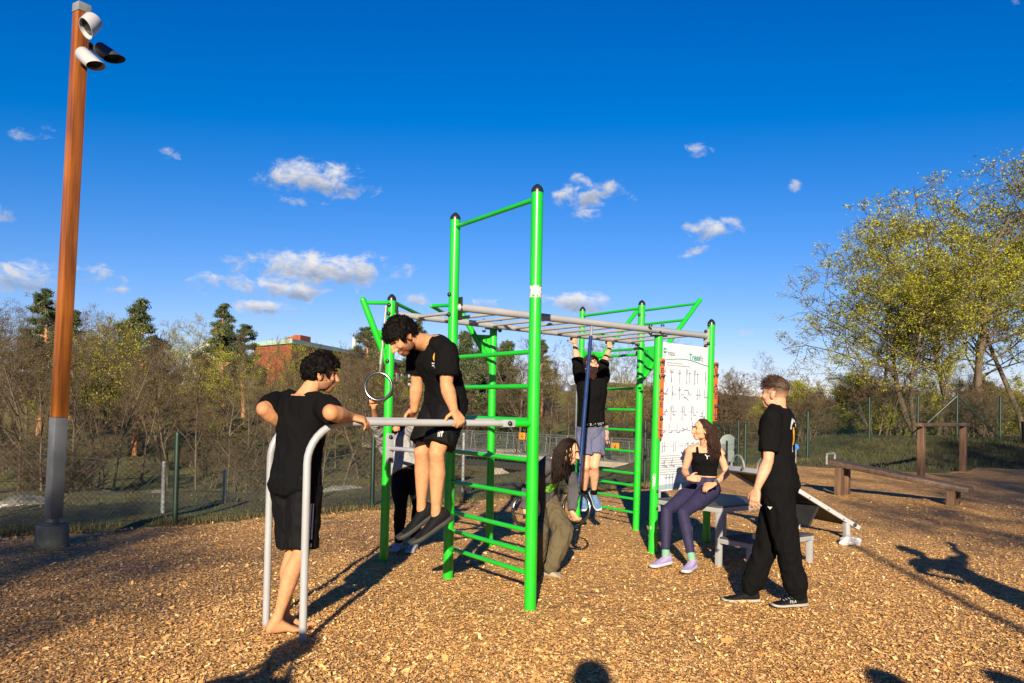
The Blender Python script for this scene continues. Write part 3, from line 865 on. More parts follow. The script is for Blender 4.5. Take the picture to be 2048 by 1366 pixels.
p1 = ra.lerp(rb, .466); ring(at(1153, 1016, 7.32), p1 - UP * .03, Vector((-.55, -.83, .12)), 'steel ring on a blue sleeved cable, gripped by the crouching woman’s right-hand arm in view', True)
p2 = ra.lerp(rb, .262); ring(at(1052, 1020, 7.0), p2 - UP * .03, Vector((.55, -.84, 0)), 'steel ring half hidden behind the nearest tall green post', True)
p3 = at(773, 612, PB['C'].y - .05); ring(at(757, 773, PB['C'].y - .05), p3, Vector((-.1, -1, 0)), 'raised steel ring left of the green post, gripped by a hand from below', False, .13)

# ------------------------------------------------------------------ stepped platform
p0 = Vector((PB['F'].x + .05, PB['F'].y - .02, 0)); P1 = gnd(1438, 1133)
ed = (P1 - p0); ed.z = 0; Lp = ed.length; ed.normalize(); wl = Vector((-ed.y, ed.x, 0))
if wl.x < 0: wl = -wl
zp = .575; Wp = 1.02
plat = thing('step_platform', 'low two-level grey metal platform with dark boards beside the exercise board', 'platform', tuple((p0 + P1) / 2))
mb = MB(); mb.box(p0 + ed * (Lp / 2) + wl * (Wp / 2) + UP * (zp - .008), (Lp, Wp, .018), ed, wl); mb.build('deck', MAT['board'], plat, bevel=.003)
def frame4(o, X, lx, Y, ly, z, h=.045, t=.045):
    mb = MB()
    mb.beam(o + Y * (t / 2) + UP * z, o + X * lx + Y * (t / 2) + UP * z, t, h); mb.beam(o + Y * (ly - t / 2) + UP * z, o + X * lx + Y * (ly - t / 2) + UP * z, t, h)
    mb.beam(o + X * (t / 2) + Y * t + UP * z, o + X * (t / 2) + Y * (ly - t) + UP * z, t, h); mb.beam(o + X * (lx - t / 2) + Y * t + UP * z, o + X * (lx - t / 2) + Y * (ly - t) + UP * z, t, h)
    return mb
frame4(p0, ed, Lp, wl, Wp, zp - .04).build('frame', Y_, plat, bevel=.003)
for u_, v_ in ((Lp - .03, .03), (Lp - .03, Wp - .03), (.06, Wp - .03)):
    q = p0 + ed * u_ + wl * v_; mb = MB(); mb.beam(q - UP * .06, q + UP * (zp - .064), .05, .05, wl); mb.build('leg', Y_, plat, bevel=.003)
s0 = p0 + ed * (Lp + .003); sd_ = .36; zs = .285
mb = MB(); mb.box(s0 + ed * (sd_ / 2) + wl * (Wp / 2) + UP * (zs - .008), (sd_, Wp, .018), ed, wl); mb.build('lower_step', MAT['board'], plat, bevel=.003)
frame4(s0, ed, sd_, wl, Wp, zs - .04).build('lower_frame', Y_, plat, bevel=.003)
for v_ in (.03, Wp - .03):
    q = s0 + ed * (sd_ - .03) + wl * v_; mb = MB(); mb.beam(q - UP * .06, q + UP * (zs - .064), .05, .05, wl); mb.build('leg', Y_, plat, bevel=.003)
mb = MB(); q = p0 - ed * .012 + wl * .0; mb.box(q + UP * (zp - .02) , (.09, .012, .24), wl, ed, UP); pl_ = mb.build('mounting_plate', Y_, plat, bevel=.003)
mb = Bolts()
for zz in (zp + .07, zp - .11): bolt(mb, q + UP * zz - wl * .02 + ed * .008, ed, .019)
mb.build('bolt', K_, pl_)

# ------------------------------------------------------------------ inclined bench
N0 = Vector((3.14, 9.58, .75)); L0 = at(1722, 1056, 9.64); away = Vector((-.36, .93, 0)).normalized(); wd_ = .92
ramp_ = thing('inclined_bench', 'slanted exercise bench with dark underside, grey edge rails and hoop handles', 'exercise bench', (N0.x + .5, N0.y + .4, 0))
dn_ = (L0 - N0).normalized(); nr = away.cross(dn_).normalized()
if nr.z < 0: nr = -nr
mb = MB(); mb.prism([N0 + away * .05, L0 + away * .05, L0 + away * (wd_ - .05), N0 + away * (wd_ - .05)], nr * .02); mb.build('bench_board', MAT['darkboard'], ramp_)
for q in (.022, wd_ - .022):
    mb = MB(); mb.beam(N0 + away * q - nr * .01, L0 + away * q - nr * .01,   .04, .052, nr); o_ = mb.build('edge_rail', Y_, ramp_, bevel=.004)
    mb = Bolts()
    for t in (.15, .4, .62, .8): bolt(mb, (N0.lerp(L0, t)) + away * (q - .024) - nr * .02, -away, .008)
    mb.build('rivet', MAT['steel'], o_)
    mb = MB(); bolt(mb, N0.lerp(L0, .93) + away * (q - .024) - nr * .01, -away, .024); mb.build('bolt', K_, o_)
mb = MB(); mb.beam(N0 - dn_ * .025, N0 + away * wd_ - dn_ * .025, .045, .065, nr); hb = mb.build('top_rail', Y_, ramp_, bevel=.004)
mb = MB(); bolt(mb, N0 + away * (.62 * wd_) - dn_ * .05, -dn_, .026); mb.build('bolt', K_, hb)
mb = MB(); mb.beam(N0.lerp(L0, .55) + away * .05 - nr * .16, N0.lerp(L0, .55) + away * (wd_ - .05) - nr * .16, .03, .28, nr); mb.build('underside_panel', MAT['darkboard'], ramp_)
for fr_ in (.24, .8):
    c_ = N0 + away * (wd_ * fr_); pts = []
    for a_ in range(0, 181, 15): pts.append(c_ + away * (.13 * math.cos(R(a_))) + UP * (.04 + .15 * math.sin(R(a_))))
    pts = [pts[0] - UP * .05] + pts + [pts[-1] - UP * .05]
    mb = MB(); mb.tube(pts, .0135, 10); mb.build('hoop_handle', MAT['steel'], ramp_)
for q, t in ((.03, .86), (wd_ - .03, .86), (.03, .06)):
    b_ = N0.lerp(L0, t) + away * q; mb = MB(); mb.beam(Vector((b_.x, b_.y, -.06)), b_ - nr * .03, .06, .06, away); mb.build('leg', Y_, ramp_, bevel=.003)

# ------------------------------------------------------------------ wooden balance bench and bar frame
bb = thing('balance_beam', 'sloping weathered wooden balance beam with a steel handle at its high end', 'balance beam', (6.9, 14.3, 0))
hi_, lo_ = Vector((6.02, 15.0, .58)), Vector((7.55, 13.72, .29)); bd = (lo_ - hi_).normalized(); bs_ = bd.cross(UP).normalized()
mb = MB(); mb.beam(hi_ - bd * .12, lo_ + bd * .22, .44, .1, UP); mb.build('beam', MAT['oldwoodx'], bb, bevel=.03)
for c_, w_ in ((hi_ + bd * .12, .1), (lo_ - bd * .05, .1)):
    for s_ in (1, -1):
        q = c_ + bs_ * (.19 * s_); mb = MB(); mb.beam(Vector((q.x, q.y, -.08)), q - UP * .05, .13, .15, bs_); mb.build('leg', MAT['oldwood'], bb, bevel=.012)
q = hi_ - bd * .1; mb = MB(); mb.tube([q + bs_ * .22 - UP * .04, q + bs_ * .22 + UP * .12, q + bs_ * .2 + UP * .15, q - bs_ * .2 + UP * .15, q - bs_ * .22 + UP * .12, q - bs_ * .22 - UP * .04], .02, 10); mb.build('handle', MAT['steel'], bb)
wf = thing('wooden_bar_frame', 'dark wooden two-post frame with a plank crossbar standing on the chips near the fence', 'wooden frame', (11.1, 20.8, 0))
qa, qb = gnd(1842, 953), gnd(1926, 940)
for q in (qa, qb):
    mb = MB(); z_ = float(chipz(q.x, q.y)); mb.beam(Vector((q.x, q.y, z_ - .1)), Vector((q.x, q.y, 1.2)), .16, .16, (qb - qa)); mb.build('post', MAT['oldwood'], wf, bevel=.02)
dq = (qb - qa).normalized(); mb = MB(); mb.beam(Vector((qa.x, qa.y, 1.26)) - dq * .3, Vector((qb.x, qb.y, 1.26)) + dq * .3, .2, .09, UP); mb.build('crossbar', MAT['oldwoodx'], wf, bevel=.015)
# crumpled cloth on the chips
q = gnd(1702, 1089); mb = MB(); mb.ell(q + UP * .035, (.13, .09, .06), nu=28, nv=16)
mb.v = [tuple(Vector(p) + (Vector(p) - q - UP * .03).normalized() * (.045 * noise.noise(Vector(p) * 17) + .02 * noise.noise(Vector(p) * 43))) for p in mb.v]
tag(mb.build('crumpled_cloth', MAT['cloth_white'], sharp=80), 'small crumpled white cloth lying on the chips below the slanted bench', 'cloth')
q = gnd(1180, 1190); mb = MB(); mb.box(q + UP * .012, (.2, .03, .012), (1, .12, 0), (-.12, 1, 0)); tag(mb.build('wood_splinter', MAT['oldwood'], bevel=.003), 'long pale splinter of wood lying on the open chips', 'splinter')

# ------------------------------------------------------------------ lamp post with three floodlights
def lamp_post(base, top, label, group=None, yaw=None):
    base = Vector(base); top = Vector(top)
    t = thing('lamp_post', label, 'lamp post', tuple(base), group)
    mb = MB(); mb.lathe(base - UP * .1, UP, [(0, .16), (.1, .158), (.285, .152), (.303, .145), (.305, .01)], 32); mb.build('concrete_footing', MAT['concrete'], t, sharp=40)
    mb = MB(); mb.lathe(base + UP * .2, UP, [(0, .1), (.02, .1), (.025, .062), (.07, .06)], 20); mb.build('base_flange', MAT['sheath'], t)
    d = (top - base).normalized()
    an_ = R(-34.3) if yaw is None else yaw
    n1 = Vector((math.cos(an_), math.sin(an_), 0)); n2 = Vector((-n1.y, n1.x, 0)); s_ = .128
    H = (top - base).length
    def seg(z0, z1, w, mat, nm, bv): 
        mb = MB(); a, b = base + d * z0, base + d * z1
        mb.beam(a, b, w, w, n1); return mb.build(nm, mat, t, bevel=bv)
    seg(.268, 1.29, s_ * 1.03, MAT['sheath'], 'steel_sheath', .012)
    seg(1.29, H - .09, s_ * .98, MAT['polewood'], 'wooden_shaft', .012); seg(H - .09, H, s_ * 1.03, MAT['steel'], 'top_cap', .008)
    return t, d, H, n1, n2
lp_base = gnd(102, 1093); lp_base.y += .12; lp_base.x -= .06
t_, d_, H_, n1_, n2_ = lamp_post(lp_base, at(164, 9, lp_base.y), 'tall square wooden lamp post with three grey floodlights at the left edge')
def flood(t, back, front, r_, cut, mat):
    back = Vector(back); front = Vector(front); ax = (front - back).normalized(); cut = Vector(cut).normalized()
    x = ax.orthogonal().normalized(); y = ax.cross(x); n = 30
    def ring_(rr, c, slant, push=0.0):
        out = []
        for k in range(n):
            p = c + (x * math.cos(2 * math.pi * k / n) + y * math.sin(2 * math.pi * k / n)) * rr
            if slant: p = p + ax * ((front - p).dot(cut) / ax.dot(cut) + push)
            out.append(p)
        return out
    mb = MB(); mb.loft([ring_(r_ * .5, back, 0), ring_(r_ * .88, back + ax * .003, 0), ring_(r_, back + ax * .02, 0), ring_(r_, front, 1), ring_(r_ - .006, front, 1, -.001), ring_(r_ - .01, front, 1, -.05), ring_(.001, front, 1, -.05)])
    o = mb.build('floodlight', mat, t, sharp=40)
    mb = MB(); mb.loft([ring_(r_ - .012, front, 1, -.046), ring_(.001, front, 1, -.044)]); mb.build('lens', MAT['black'], o)
    return o
def floods(t, off):
    for bk, fr, br_, r_, cut, mt_ in ((at(189, 40, 8.02), at(171, 57, 7.93), (172, 70), .094, (-.55, -.7, -.5), 'lampgrey'), (at(162, 105, 8.05), at(192, 132, 7.98), (164, 137), .072, (.12, -.3, -1), 'lampgrey'), (at(196, 96, 8.3), at(229, 118, 8.26), (182, 98), .072, (.1, -.28, -1), 'lampdark')):
        f0 = flood(t, bk + off, fr + off, r_, cut, MAT[mt_])
        mb = MB(); mid = bk.lerp(fr, .3) + off; q = at(br_[0] - 4, br_[1] - 6, 8.42) + off
        mb.tube([mid, mid.lerp(q, .5) - UP * .04, q], .022, 8); mb.lathe(q, (mid - q), [(0, .04), (.02, .04), (.022, .02)], 12); mb.build('bracket', MAT['black'], f0)
floods(t_, Vector((0, 0, 0)))
# ------------------------------------------------------------------ trees
def grow_tree(seed, H, r0, counts, clear=.35, spread=1.0, wob=.16, trop=.12, ang=(35, 65), lenf=(.5, .5, .5, .5), twr=.011, fork=1, side=(8, 5, 3, 3, 3), thin=.6):
    rg = random.Random(seed); tk = MB(); cr = MB(); tips = []
    def rv(): return Vector((rg.gauss(0, 1), rg.gauss(0, 1), rg.gauss(0, 1)))
    def br(p, d, L, r_, lev):
        ns = (6, 4, 3, 2, 2)[lev]; pts = [p]; ds = [d]
        w_ = wob * (.5 if lev == 0 else 1.3)
        for _ in range(ns):
            d = (d + rv() * w_ + UP * (trop if lev else .05)).normalized(); p = p + d * (L / ns); pts.append(p); ds.append(d)
        e_ = .25 if lev < 2 else .4
        rad = [max(twr * .6, r_ * (1 - (1 - e_) * i_ / ns)) for i_ in range(ns + 1)]
        (tk if lev <= 1 else cr).tube(pts, rad, side[lev], lev < 2)
        if lev >= len(counts):
            tips.append((pts[-1], lev)); tips.append((pts[-2], lev)); return
        n = counts[lev]
        for k in range(n):
            lo = clear if lev == 0 else .25
            t = lo + (1 - lo) * ((k + rg.random()) / n) if lev < 2 else rg.uniform(lo, 1)
            i_ = min(ns - 1, int(t * ns)); f_ = t * ns - i_
            q = pts[i_].lerp(pts[i_ + 1], f_); dd = ds[i_ + 1]; rr = rad[i_] * (1 - f_) + rad[i_ + 1] * f_
            a_ = R(rg.uniform(*ang)) * (1.0 - .35 * t if lev == 0 else 1)
            pr = dd.cross(rv()); 
            if pr.length < 1e-3: continue
            pr.normalize(); nd = (dd * math.cos(a_) + pr * math.sin(a_) * (spread if lev == 0 else 1)).normalized()
            br(q, nd, L * lenf[lev] * rg.uniform(.7, 1.15) * (1.15 - .45 * t), max(twr, rr * thin), lev + 1)
    for j in range(fork):
        d0 = (UP + rv() * (.04 if fork == 1 else .2)).normalized()
        br(Vector((rg.gauss(0, .15) if fork > 1 else 0, rg.gauss(0, .15) if fork > 1 else 0, -.25)), d0, H * (1 if j == 0 else rg.uniform(.7, .95)), r0 * (1 if j == 0 else .75), 0)
    return tk, cr, tips

def leaves(tips, per, rad, size, seed, droop=0):
    rs = np.random.RandomState(seed)
    P = np.repeat(np.array([tuple(t) for t, _ in tips]), per, 0); n = len(P)
    P = P + rs.normal(0, rad, (n, 3))
    a = rs.normal(0, 1, (n, 3)); a /= np.linalg.norm(a, axis=1)[:, None]
    b = np.cross(a, rs.normal(0, 1, (n, 3))); b /= np.linalg.norm(b, axis=1)[:, None]
    s_ = (size * rs.lognormal(0, .3, n))[:, None]
    V = np.stack([P - a * s_, P - b * s_ * .45, P + a * s_, P + b * s_ * .45], 1).reshape(-1, 3)
    return V, np.arange(4 * n).reshape(-1, 4), np.repeat(rs.beta(2, 2, n), 4)

PROTO = {}
def reg(kind, root):
    PROTO.setdefault(kind, []).append(root)
HIDE = Vector((0, -400, 0))
def bare_proto(kind, seed, **kw):
    tk, cr, tips = grow_tree(seed, **kw)
    root = bpy.data.objects.new('bare_tree', None); LOC[root.name] = Vector((0, 0, 0))
    tm = tk.build('trunk', MAT['bark'], None, sharp=80); cm = cr.build('crown', MAT['twig'], None, smooth=False)
    PROTO.setdefault(kind, []).append([('trunk', tm.data, MAT['bark']), ('crown', cm.data, MAT['twig'])])
    bpy.data.objects.remove(tm); bpy.data.objects.remove(cm); bpy.data.objects.remove(root)
def leafy_proto(kind, seed, per, lrad, lsize, **kw):
    tk, cr, tips = grow_tree(seed, **kw)
    tm = tk.build('trunk', MAT['bark'], None, sharp=80); cm = cr.build('twigs', MAT['twig'], None, smooth=False)
    V, Q, tn = leaves([t for t in tips], per, lrad, lsize, seed)
    lo = np_mesh('crown', V, Q, MAT['leaf'], attrs={'tone': tn})
    PROTO.setdefault(kind, []).append([('trunk', tm.data, None), ('branches', cm.data, None), ('crown', lo.data, None)])
    for o in (tm, cm, lo): bpy.data.objects.remove(o)
def pine_proto(kind, seed, H, crown, wide, dense=1.0, tuft=.2, spruce=False):
    rg = random.Random(seed); rs = np.random.RandomState(seed)
    tk = MB(); n = 8; pts = [Vector((.12 * math.sin(i_ * .9 + seed), .12 * math.cos(i_ * .7), H * i_ / n - .2)) for i_ in range(n + 1)]
    tk.tube(pts, [.2 * H / 9 * (1 - .85 * i_ / n) for i_ in range(n + 1)], 8)
    cl = []
    nb = int(64 * dense)
    for k in range(nb):
        t = crown + (1 - crown) * ((k + rg.random()) / nb); z = t * H; u_ = (t - crown) / (1 - crown)
        i_ = min(n - 1, int(t * n)); p = pts[i_].lerp(pts[i_ + 1], t * n - i_)
        L = wide * ((1 - u_) * .95 + .06 if spruce else min(1, 1.25 * (1 - u_) + .12) * (.45 + .55 * min(1, u_ * 3.5))) * rg.uniform(.45, 1.2)
        a_ = rg.uniform(0, 2 * math.pi); h = Vector((math.cos(a_), math.sin(a_), 0)); up0 = -.25 if spruce else rg.uniform(-.05, .5)
        q = p; d = (h + UP * up0).normalized(); bp = [q]
        for j in range(4):
            d = (d + Vector((rg.gauss(0, .14), rg.gauss(0, .14), rg.gauss(.04, .1)))).normalized(); q = q + d * (L / 4); bp.append(q)
        tk.tube(bp, [.05 * H / 9, .04 * H / 9, .03, .022, .012], 4, False)
        m_ = int((9 if spruce else 11) * (.5 + L / wide))
        for j in range(m_):
            f_ = (.2 if spruce else .42) + (.8 if spruce else .58) * rg.random() ** .7
            i2 = min(3, int(f_ * 4)); c = bp[i2].lerp(bp[i2 + 1], f_ * 4 - i2)
            s_ = (.15 if spruce else .13) * L
            cl.append(c + Vector((rg.gauss(0, s_), rg.gauss(0, s_), rg.gauss(-.1 * L if spruce else .05, .075 * L))))
    C = np.array([tuple(c) for c in cl]); per = 30
    P = np.repeat(C, per, 0); N_ = len(P); P = P + rs.normal(0, tuft * .55, (N_, 3)) * np.array([1, 1, .45])
    a = rs.normal(0, 1, (N_, 3)) + np.array([0, 0, .3]); a /= np.linalg.norm(a, axis=1)[:, None]
    b = np.cross(a, rs.normal(0, 1, (N_, 3))); b /= np.linalg.norm(b, axis=1)[:, None]
    s_ = (tuft * rs.lognormal(0, .3, N_))[:, None]
    V = np.stack([P - a * s_ * .5 - b * s_ * .08, P - a * s_ * .5 + b * s_ * .08, P + a * s_ * .5 + b * s_ * .05, P + a * s_ * .5 - b * s_ * .05], 1).reshape(-1, 3)
    tn = np.repeat(np.clip(np.repeat(rs.beta(2, 2, len(C)), per) + rs.normal(0, .15, N_), 0, 1), 4)
    lo = np_mesh('crown', V, np.arange(4 * N_).reshape(-1, 4), MAT['needle'], attrs={'tone': tn})
    tm = tk.build('trunk', MAT['pinebark'], None, sharp=80)
    PROTO.setdefault(kind, []).append([('trunk', tm.data, None), ('crown', lo.data, None)])
    bpy.data.objects.remove(tm); bpy.data.objects.remove(lo)

TH = {}
for s_ in range(5):
    bare_proto('bare', 20 + s_, H=9.0, r0=.13, counts=(11, 6, 6, 4), clear=.3, lenf=(.52, .55, .55, .6), wob=.17, trop=.1, twr=.0095)
for s_ in range(2):
    bare_proto('slim', 40 + s_, H=9.0, r0=.085, counts=(14, 6, 5, 4), clear=.3, lenf=(.3, .55, .55, .6), wob=.13, trop=.2, ang=(30, 55), twr=.009)
for s_ in range(2):
    bare_proto('bushy', 50 + s_, H=3.2, r0=.05, counts=(8, 6, 5, 3), clear=.08, lenf=(.6, .55, .5, .5), wob=.2, trop=.12, twr=.0075, fork=4)
for s_ in range(3):
    leafy_proto('leafy', 60 + s_, 6, .1, .037, H=9.0, r0=.125, counts=(10, 7, 5, 3), clear=.38, lenf=(.6, .52, .52, .5), spread=1.2, wob=.2, trop=.08, ang=(35, 70), twr=.012, fork=2)
for s_ in range(2):
    leafy_proto('bud', 90 + s_, 1, .1, .05, H=9.0, r0=.12, counts=(12, 7, 6, 4), clear=.3, lenf=(.5, .55, .55, .6), wob=.17, trop=.1, twr=.0095)
for s_ in range(2):
    leafy_proto('shoots', 70 + s_, 3, .16, .06, H=6.0, r0=.075, counts=(12, 6, 5, 3), clear=.2, lenf=(.45, .5, .5, .5), wob=.2, trop=.12, twr=.009, fork=3)
pine_proto('pine', 80, 9.0, .3, 2.0, 1.0, .21); pine_proto('pine', 81, 9.0, .25, 1.9, 1.1, .21); pine_proto('pine', 82, 9.0, .4, 2.0, .8, .21)
pine_proto('spruce', 83, 9.0, .12, 2.5, 2.4, .3, True)
PH = {}
for _k in PROTO: PH[_k] = float(np.mean([max(np.percentile([v.co.z for v in me.vertices], 98.8) for _, me, _ in p) for p in PROTO[_k]]))
def horizon(px): return 812.5 + ROLL * (px - 1024)
NM = {'bud': 'budding_tree', 'bare': 'bare_tree', 'slim': 'bare_tree', 'bushy': 'bare_shrub', 'leafy': 'leafing_tree', 'shoots': 'leafing_shrub', 'pine': 'pine_tree', 'spruce': 'spruce_tree'}
def plant(kind, x, y, H, label, cat, group=None, wide=1.0, v=None, z=None, rot=None):
    pr = PROTO[kind]; p = pr[rnd.randrange(len(pr)) if v is None else v]
    root = bpy.data.objects.new(NM[kind], None); COL.objects.link(root); root.empty_display_size = .2
    root.location = (x, y, hz1(x, y) - .05 if z is None else z); s_ = H / PH[kind]
    root.scale = (s_ * wide, s_ * wide, s_); root.rotation_euler = (0, 0, rnd.uniform(0, 6.28) if rot is None else rot)
    tag(root, label, cat, group)
    for nm, me, _ in p:
        o = bpy.data.objects.new(nm, me); COL.objects.link(o); o.parent = root
    return root
def plant_px(kind, px, Y, toppy, label, cat, group=None, wide=1.0, v=None, rot=None):
    d = ray(px, toppy); X = d.x / d.y * Y; zt = EYE.z + d.z / d.y * Y
    return plant(kind, X, Y, zt - hz1(X, Y), label, cat, group, wide, v, rot=rot)

BG = 'leafless trees on the wooded slope beyond the fence'
BL = 'leafless grey-brown tree of the wooded slope beyond the fence, its twigs merging with its neighbours'
# nearest trunks on the slope, seen through the fence
for px, Y, tp, k in ((48, 40, 640, 'bare'), (98, 36, 700, 'slim'), (235, 42, 660, 'slim'), (290, 48, 690, 'bare'), (345, 45, 705, 'bare'), (400, 44, 700, 'slim'), (460, 40, 712, 'bare'), (505, 47, 690, 'bare'), (585, 46, 705, 'slim'),
                     (650, 38, 760, 'slim'), (690, 44, 700, 'bare'), (725, 50, 690, 'bare'), (20, 50, 620, 'bare'), (150, 52, 650, 'bare'), (195, 47, 700, 'slim'), (545, 52, 700, 'bare'), (-40, 46, 640, 'bare'), (760, 46, 705, 'slim')):
    plant_px(k, px, Y, tp, BL, 'tree', BG, .95)
r2 = random.Random(11)
for i_ in range(136):
    px = -120 + (i_ * 0.61803 % 1) * 1640; Y = 54 + r2.random() ** 1.2 * 66
    base = np.interp(px, [-100, 50, 250, 400, 520, 620, 760, 900, 1100, 1330, 1450, 1600], [596, 590, 632, 668, 730, 715, 690, 690, 690, 690, 730, 765])
    tp = base + r2.uniform(-14, 70)
    if 495 < px < 592 and tp < 735: tp = 738 + r2.uniform(0, 30)
    if 592 < px < 690 and tp < 698: tp = 700 + r2.uniform(0, 20)
    kk = r2.choice(('bare', 'bare', 'bare', 'slim', 'bud', 'bud'))
    plant_px(kk, px, Y, tp, 'tree just coming into yellow-green bud among the bare trees of the slope' if kk == 'bud' else BL, 'tree', 'budding trees on the slope' if kk == 'bud' else BG, r2.uniform(.9, 1.3))
for i_ in range(40):
    px = -80 + (i_ * 0.754877 % 1) * 1560; Y = 34 + r2.random() * 40
    if 880 < px < 1340 and Y < 55: Y += 22
    X = (px - 1024) / F * Y
    plant('bushy', X, Y, r2.uniform(2.0, 3.8), 'low leafless shrub tangled under the trees of the slope', 'shrub', 'leafless shrubs under the slope trees', r2.uniform(1, 1.6))
for i_ in range(20):
    plant_px('bare', 596 + i_ * 9.5, 78 + r2.random() * 30, 694 + r2.uniform(4, 26) + i_ * .4, BL, 'tree', BG, r2.uniform(1.1, 1.5))
# pines and spruces
for k, px, Y, tp, lab, w_, v in (
        ('pine', 92, 70, 583, 'dark pine rising behind the wooden lamp post', 1.0, 1), ('pine', 150, 78, 625, 'smaller dark pine just right of the wooden lamp post', .9, 0),
        ('pine', 283, 62, 604, 'broad dark pine with a bare orange trunk, alone against the sky on the left', 1.05, 0), ('pine', 448, 74, 612, 'tall pine with an airy top left of the brick building', 1.0, 1),
        ('pine', 490, 86, 650, 'lower dark pine touching the left corner of the brick building', 1.1, 2), ('pine', 735, 80, 655, 'thin blue-green pine behind the leaning green arm', 1.1, 2),
        ('pine', 838, 84, 640, 'pine top showing above the shoulders of the dip-bar man', .9, 1), ('spruce', 930, 66, 668, 'dark conifer between the tall green post and the middle post', .85, 0),
        ('spruce', 1012, 62, 688, 'wide dark conifer right of the middle green post', 1.0, 0), ('pine', 1085, 88, 682, 'dark pine crown just right of the nearest tall post', 1.0, 1), ('spruce', 965, 76, 700, 'dark conifer standing behind the middle green post', 1.0, 0)):
    plant_px(k, px, Y, tp, lab, 'tree', None, w_, v)
# trees coming into leaf
for px, Y, tp, lab, w_, v in ((440, 58, 655, 'yellow-green leafing tree in front of the airy pine on the left', 1.0, 0), (625, 74, 684, 'yellow-green leafing tree against the red brick wall', 1.25, 1), (585, 66, 748, 'low yellow-green tree below the brick gable', 1.1, 2), (205, 60, 668, 'sparse yellow-green tree right of the lamp post', .9, 2), (365, 78, 690, 'pale yellow-green tree by the distant white gable', .9, 1)):
    plant_px('leafy', px, Y, tp, lab, 'tree', None, w_, v)
# right-hand group beside the fence
for px, Y, tp, lab, w_, v, ro in ((1830, 34, 440, 'wide yellow-green leafing tree whose branches reach furthest left over the fence', 1.4, 0, .4), (1755, 37, 560, 'lower leafing tree at the left edge of the right-hand group', 1.15, 1, 2.1),
                             (1875, 36, 470, 'leafing tree directly behind the wooden bar frame', 1.35, 2, 1.1), (1975, 36, 272, 'tallest yellow-green leafing tree at the right edge', 1.35, 1, 4.0), (2075, 40, 285, 'leafing tree partly cut off by the right edge', 1.3, 0, 5.0), (1930, 46, 400, 'leafing tree behind the tallest one on the right', 1.4, 2, 3.0)):
    plant_px('leafy', px, Y, tp, lab, 'tree', None, w_, v, ro)
LS = 'low yellow-green leafing shrub behind the green fence on the right'
for i_ in range(22):
    px = 1420 + (i_ * .754877 % 1) * 660; Y = 33.5 + r2.random() * 6
    plant('bushy', (px - 1024) / F * Y, Y, r2.uniform(2.2, 3.4), 'leafless shrub massed behind the right-hand fence', 'shrub', 'leafless shrubs behind the right-hand fence', r2.uniform(1, 1.5))
for i_ in range(18):
    px = 1400 + (i_ * .61803 % 1) * 680; Y = 34 + r2.random() * 18
    X = (px - 1024) / F * Y
    tp = np.interp(px, [1400, 1480, 1560, 1650, 1800, 2080], [790, 770, 765, 740, 745, 735]) + r2.uniform(-5, 50)
    plant_px('shoots', px, Y, tp, LS, 'shrub', 'leafing shrubs behind the right-hand fence', r2.uniform(1., 1.5))
plant_px('bare', 1550, 70, 716, 'rounded leafless tree showing above the standing man’s head', 'tree', None, 1.2, 1)
for i_ in range(16):
    px = 1340 + (i_ * .754877 % 1) * 720; Y = 44 + r2.random() * 40
    plant_px('bare', px, Y, np.interp(px, [1340, 1430, 1500, 1700, 2080], [690, 735, 775, 720, 700]) + r2.uniform(0, 40), 'leafless tree mixed among the yellow-green trees on the right', 'tree', 'leafless trees on the right', 1.1)
# trees behind the viewer; their long shadows cross the chips
for x, y, H, k in ((-8.4, -16, 8.6, 'bare'), (-10.5, -15, 9.0, 'bare'), (-6.8, -15.5, 8.3, 'bare'), (-12.5, -17, 9.9, 'bare'), (-6.2, -13.8, 8.6, 'bare'), (-7.4, -13.4, 8.8, 'bare'), (-5.4, -14.4, 8.6, 'slim'), (-8.2, -14.2, 8.8, 'slim'), (-7.6, -17.5, 9.0, 'bare'), (-9.4, -18, 9.5, 'bare'), (-6.6, -17.5, 9.0, 'bare'),
                   (5.8, -10, 9.0, 'bare'), (7.4, -13, 12, 'bare'), (9.8, -11, 12, 'bare'), (12, -8, 11, 'bare'), (14.5, -6, 11, 'bare'), (8.4, -9, 10, 'bare'), (11, -12, 13, 'bare'), (13.5, -10, 13, 'bare'), (6.4, -14, 12, 'bare'), (9, -18, 14, 'bare'), (17, -4, 12, 'leafy'), (-7.9, -14.6, 9.8, 'bare'), (-10.2, -16.5, 10.4, 'bare'), (-7.1, -16.6, 10, 'bare'), (-9.6, -14.9, 9.8, 'bare'), (-6.0, -15.2, 9.5, 'bare'), (-8.8, -14.8, 8.7, 'bare'), (-6.3, -16, 9.4, 'bare'), (16.5, -12, 17, 'leafy'), (20, -10, 17, 'leafy'), (11.5, -20, 18, 'leafy'), (23.5, -9, 16, 'leafy')):
    plant(k, x, y, H, 'leafless tree behind the viewer whose shadow falls across the wood chips' if k in ('bare', 'slim') else 'leafing tree behind the viewer whose shadow falls across the wood chips', 'tree', 'trees behind the viewer', 1.0, z=-.05)

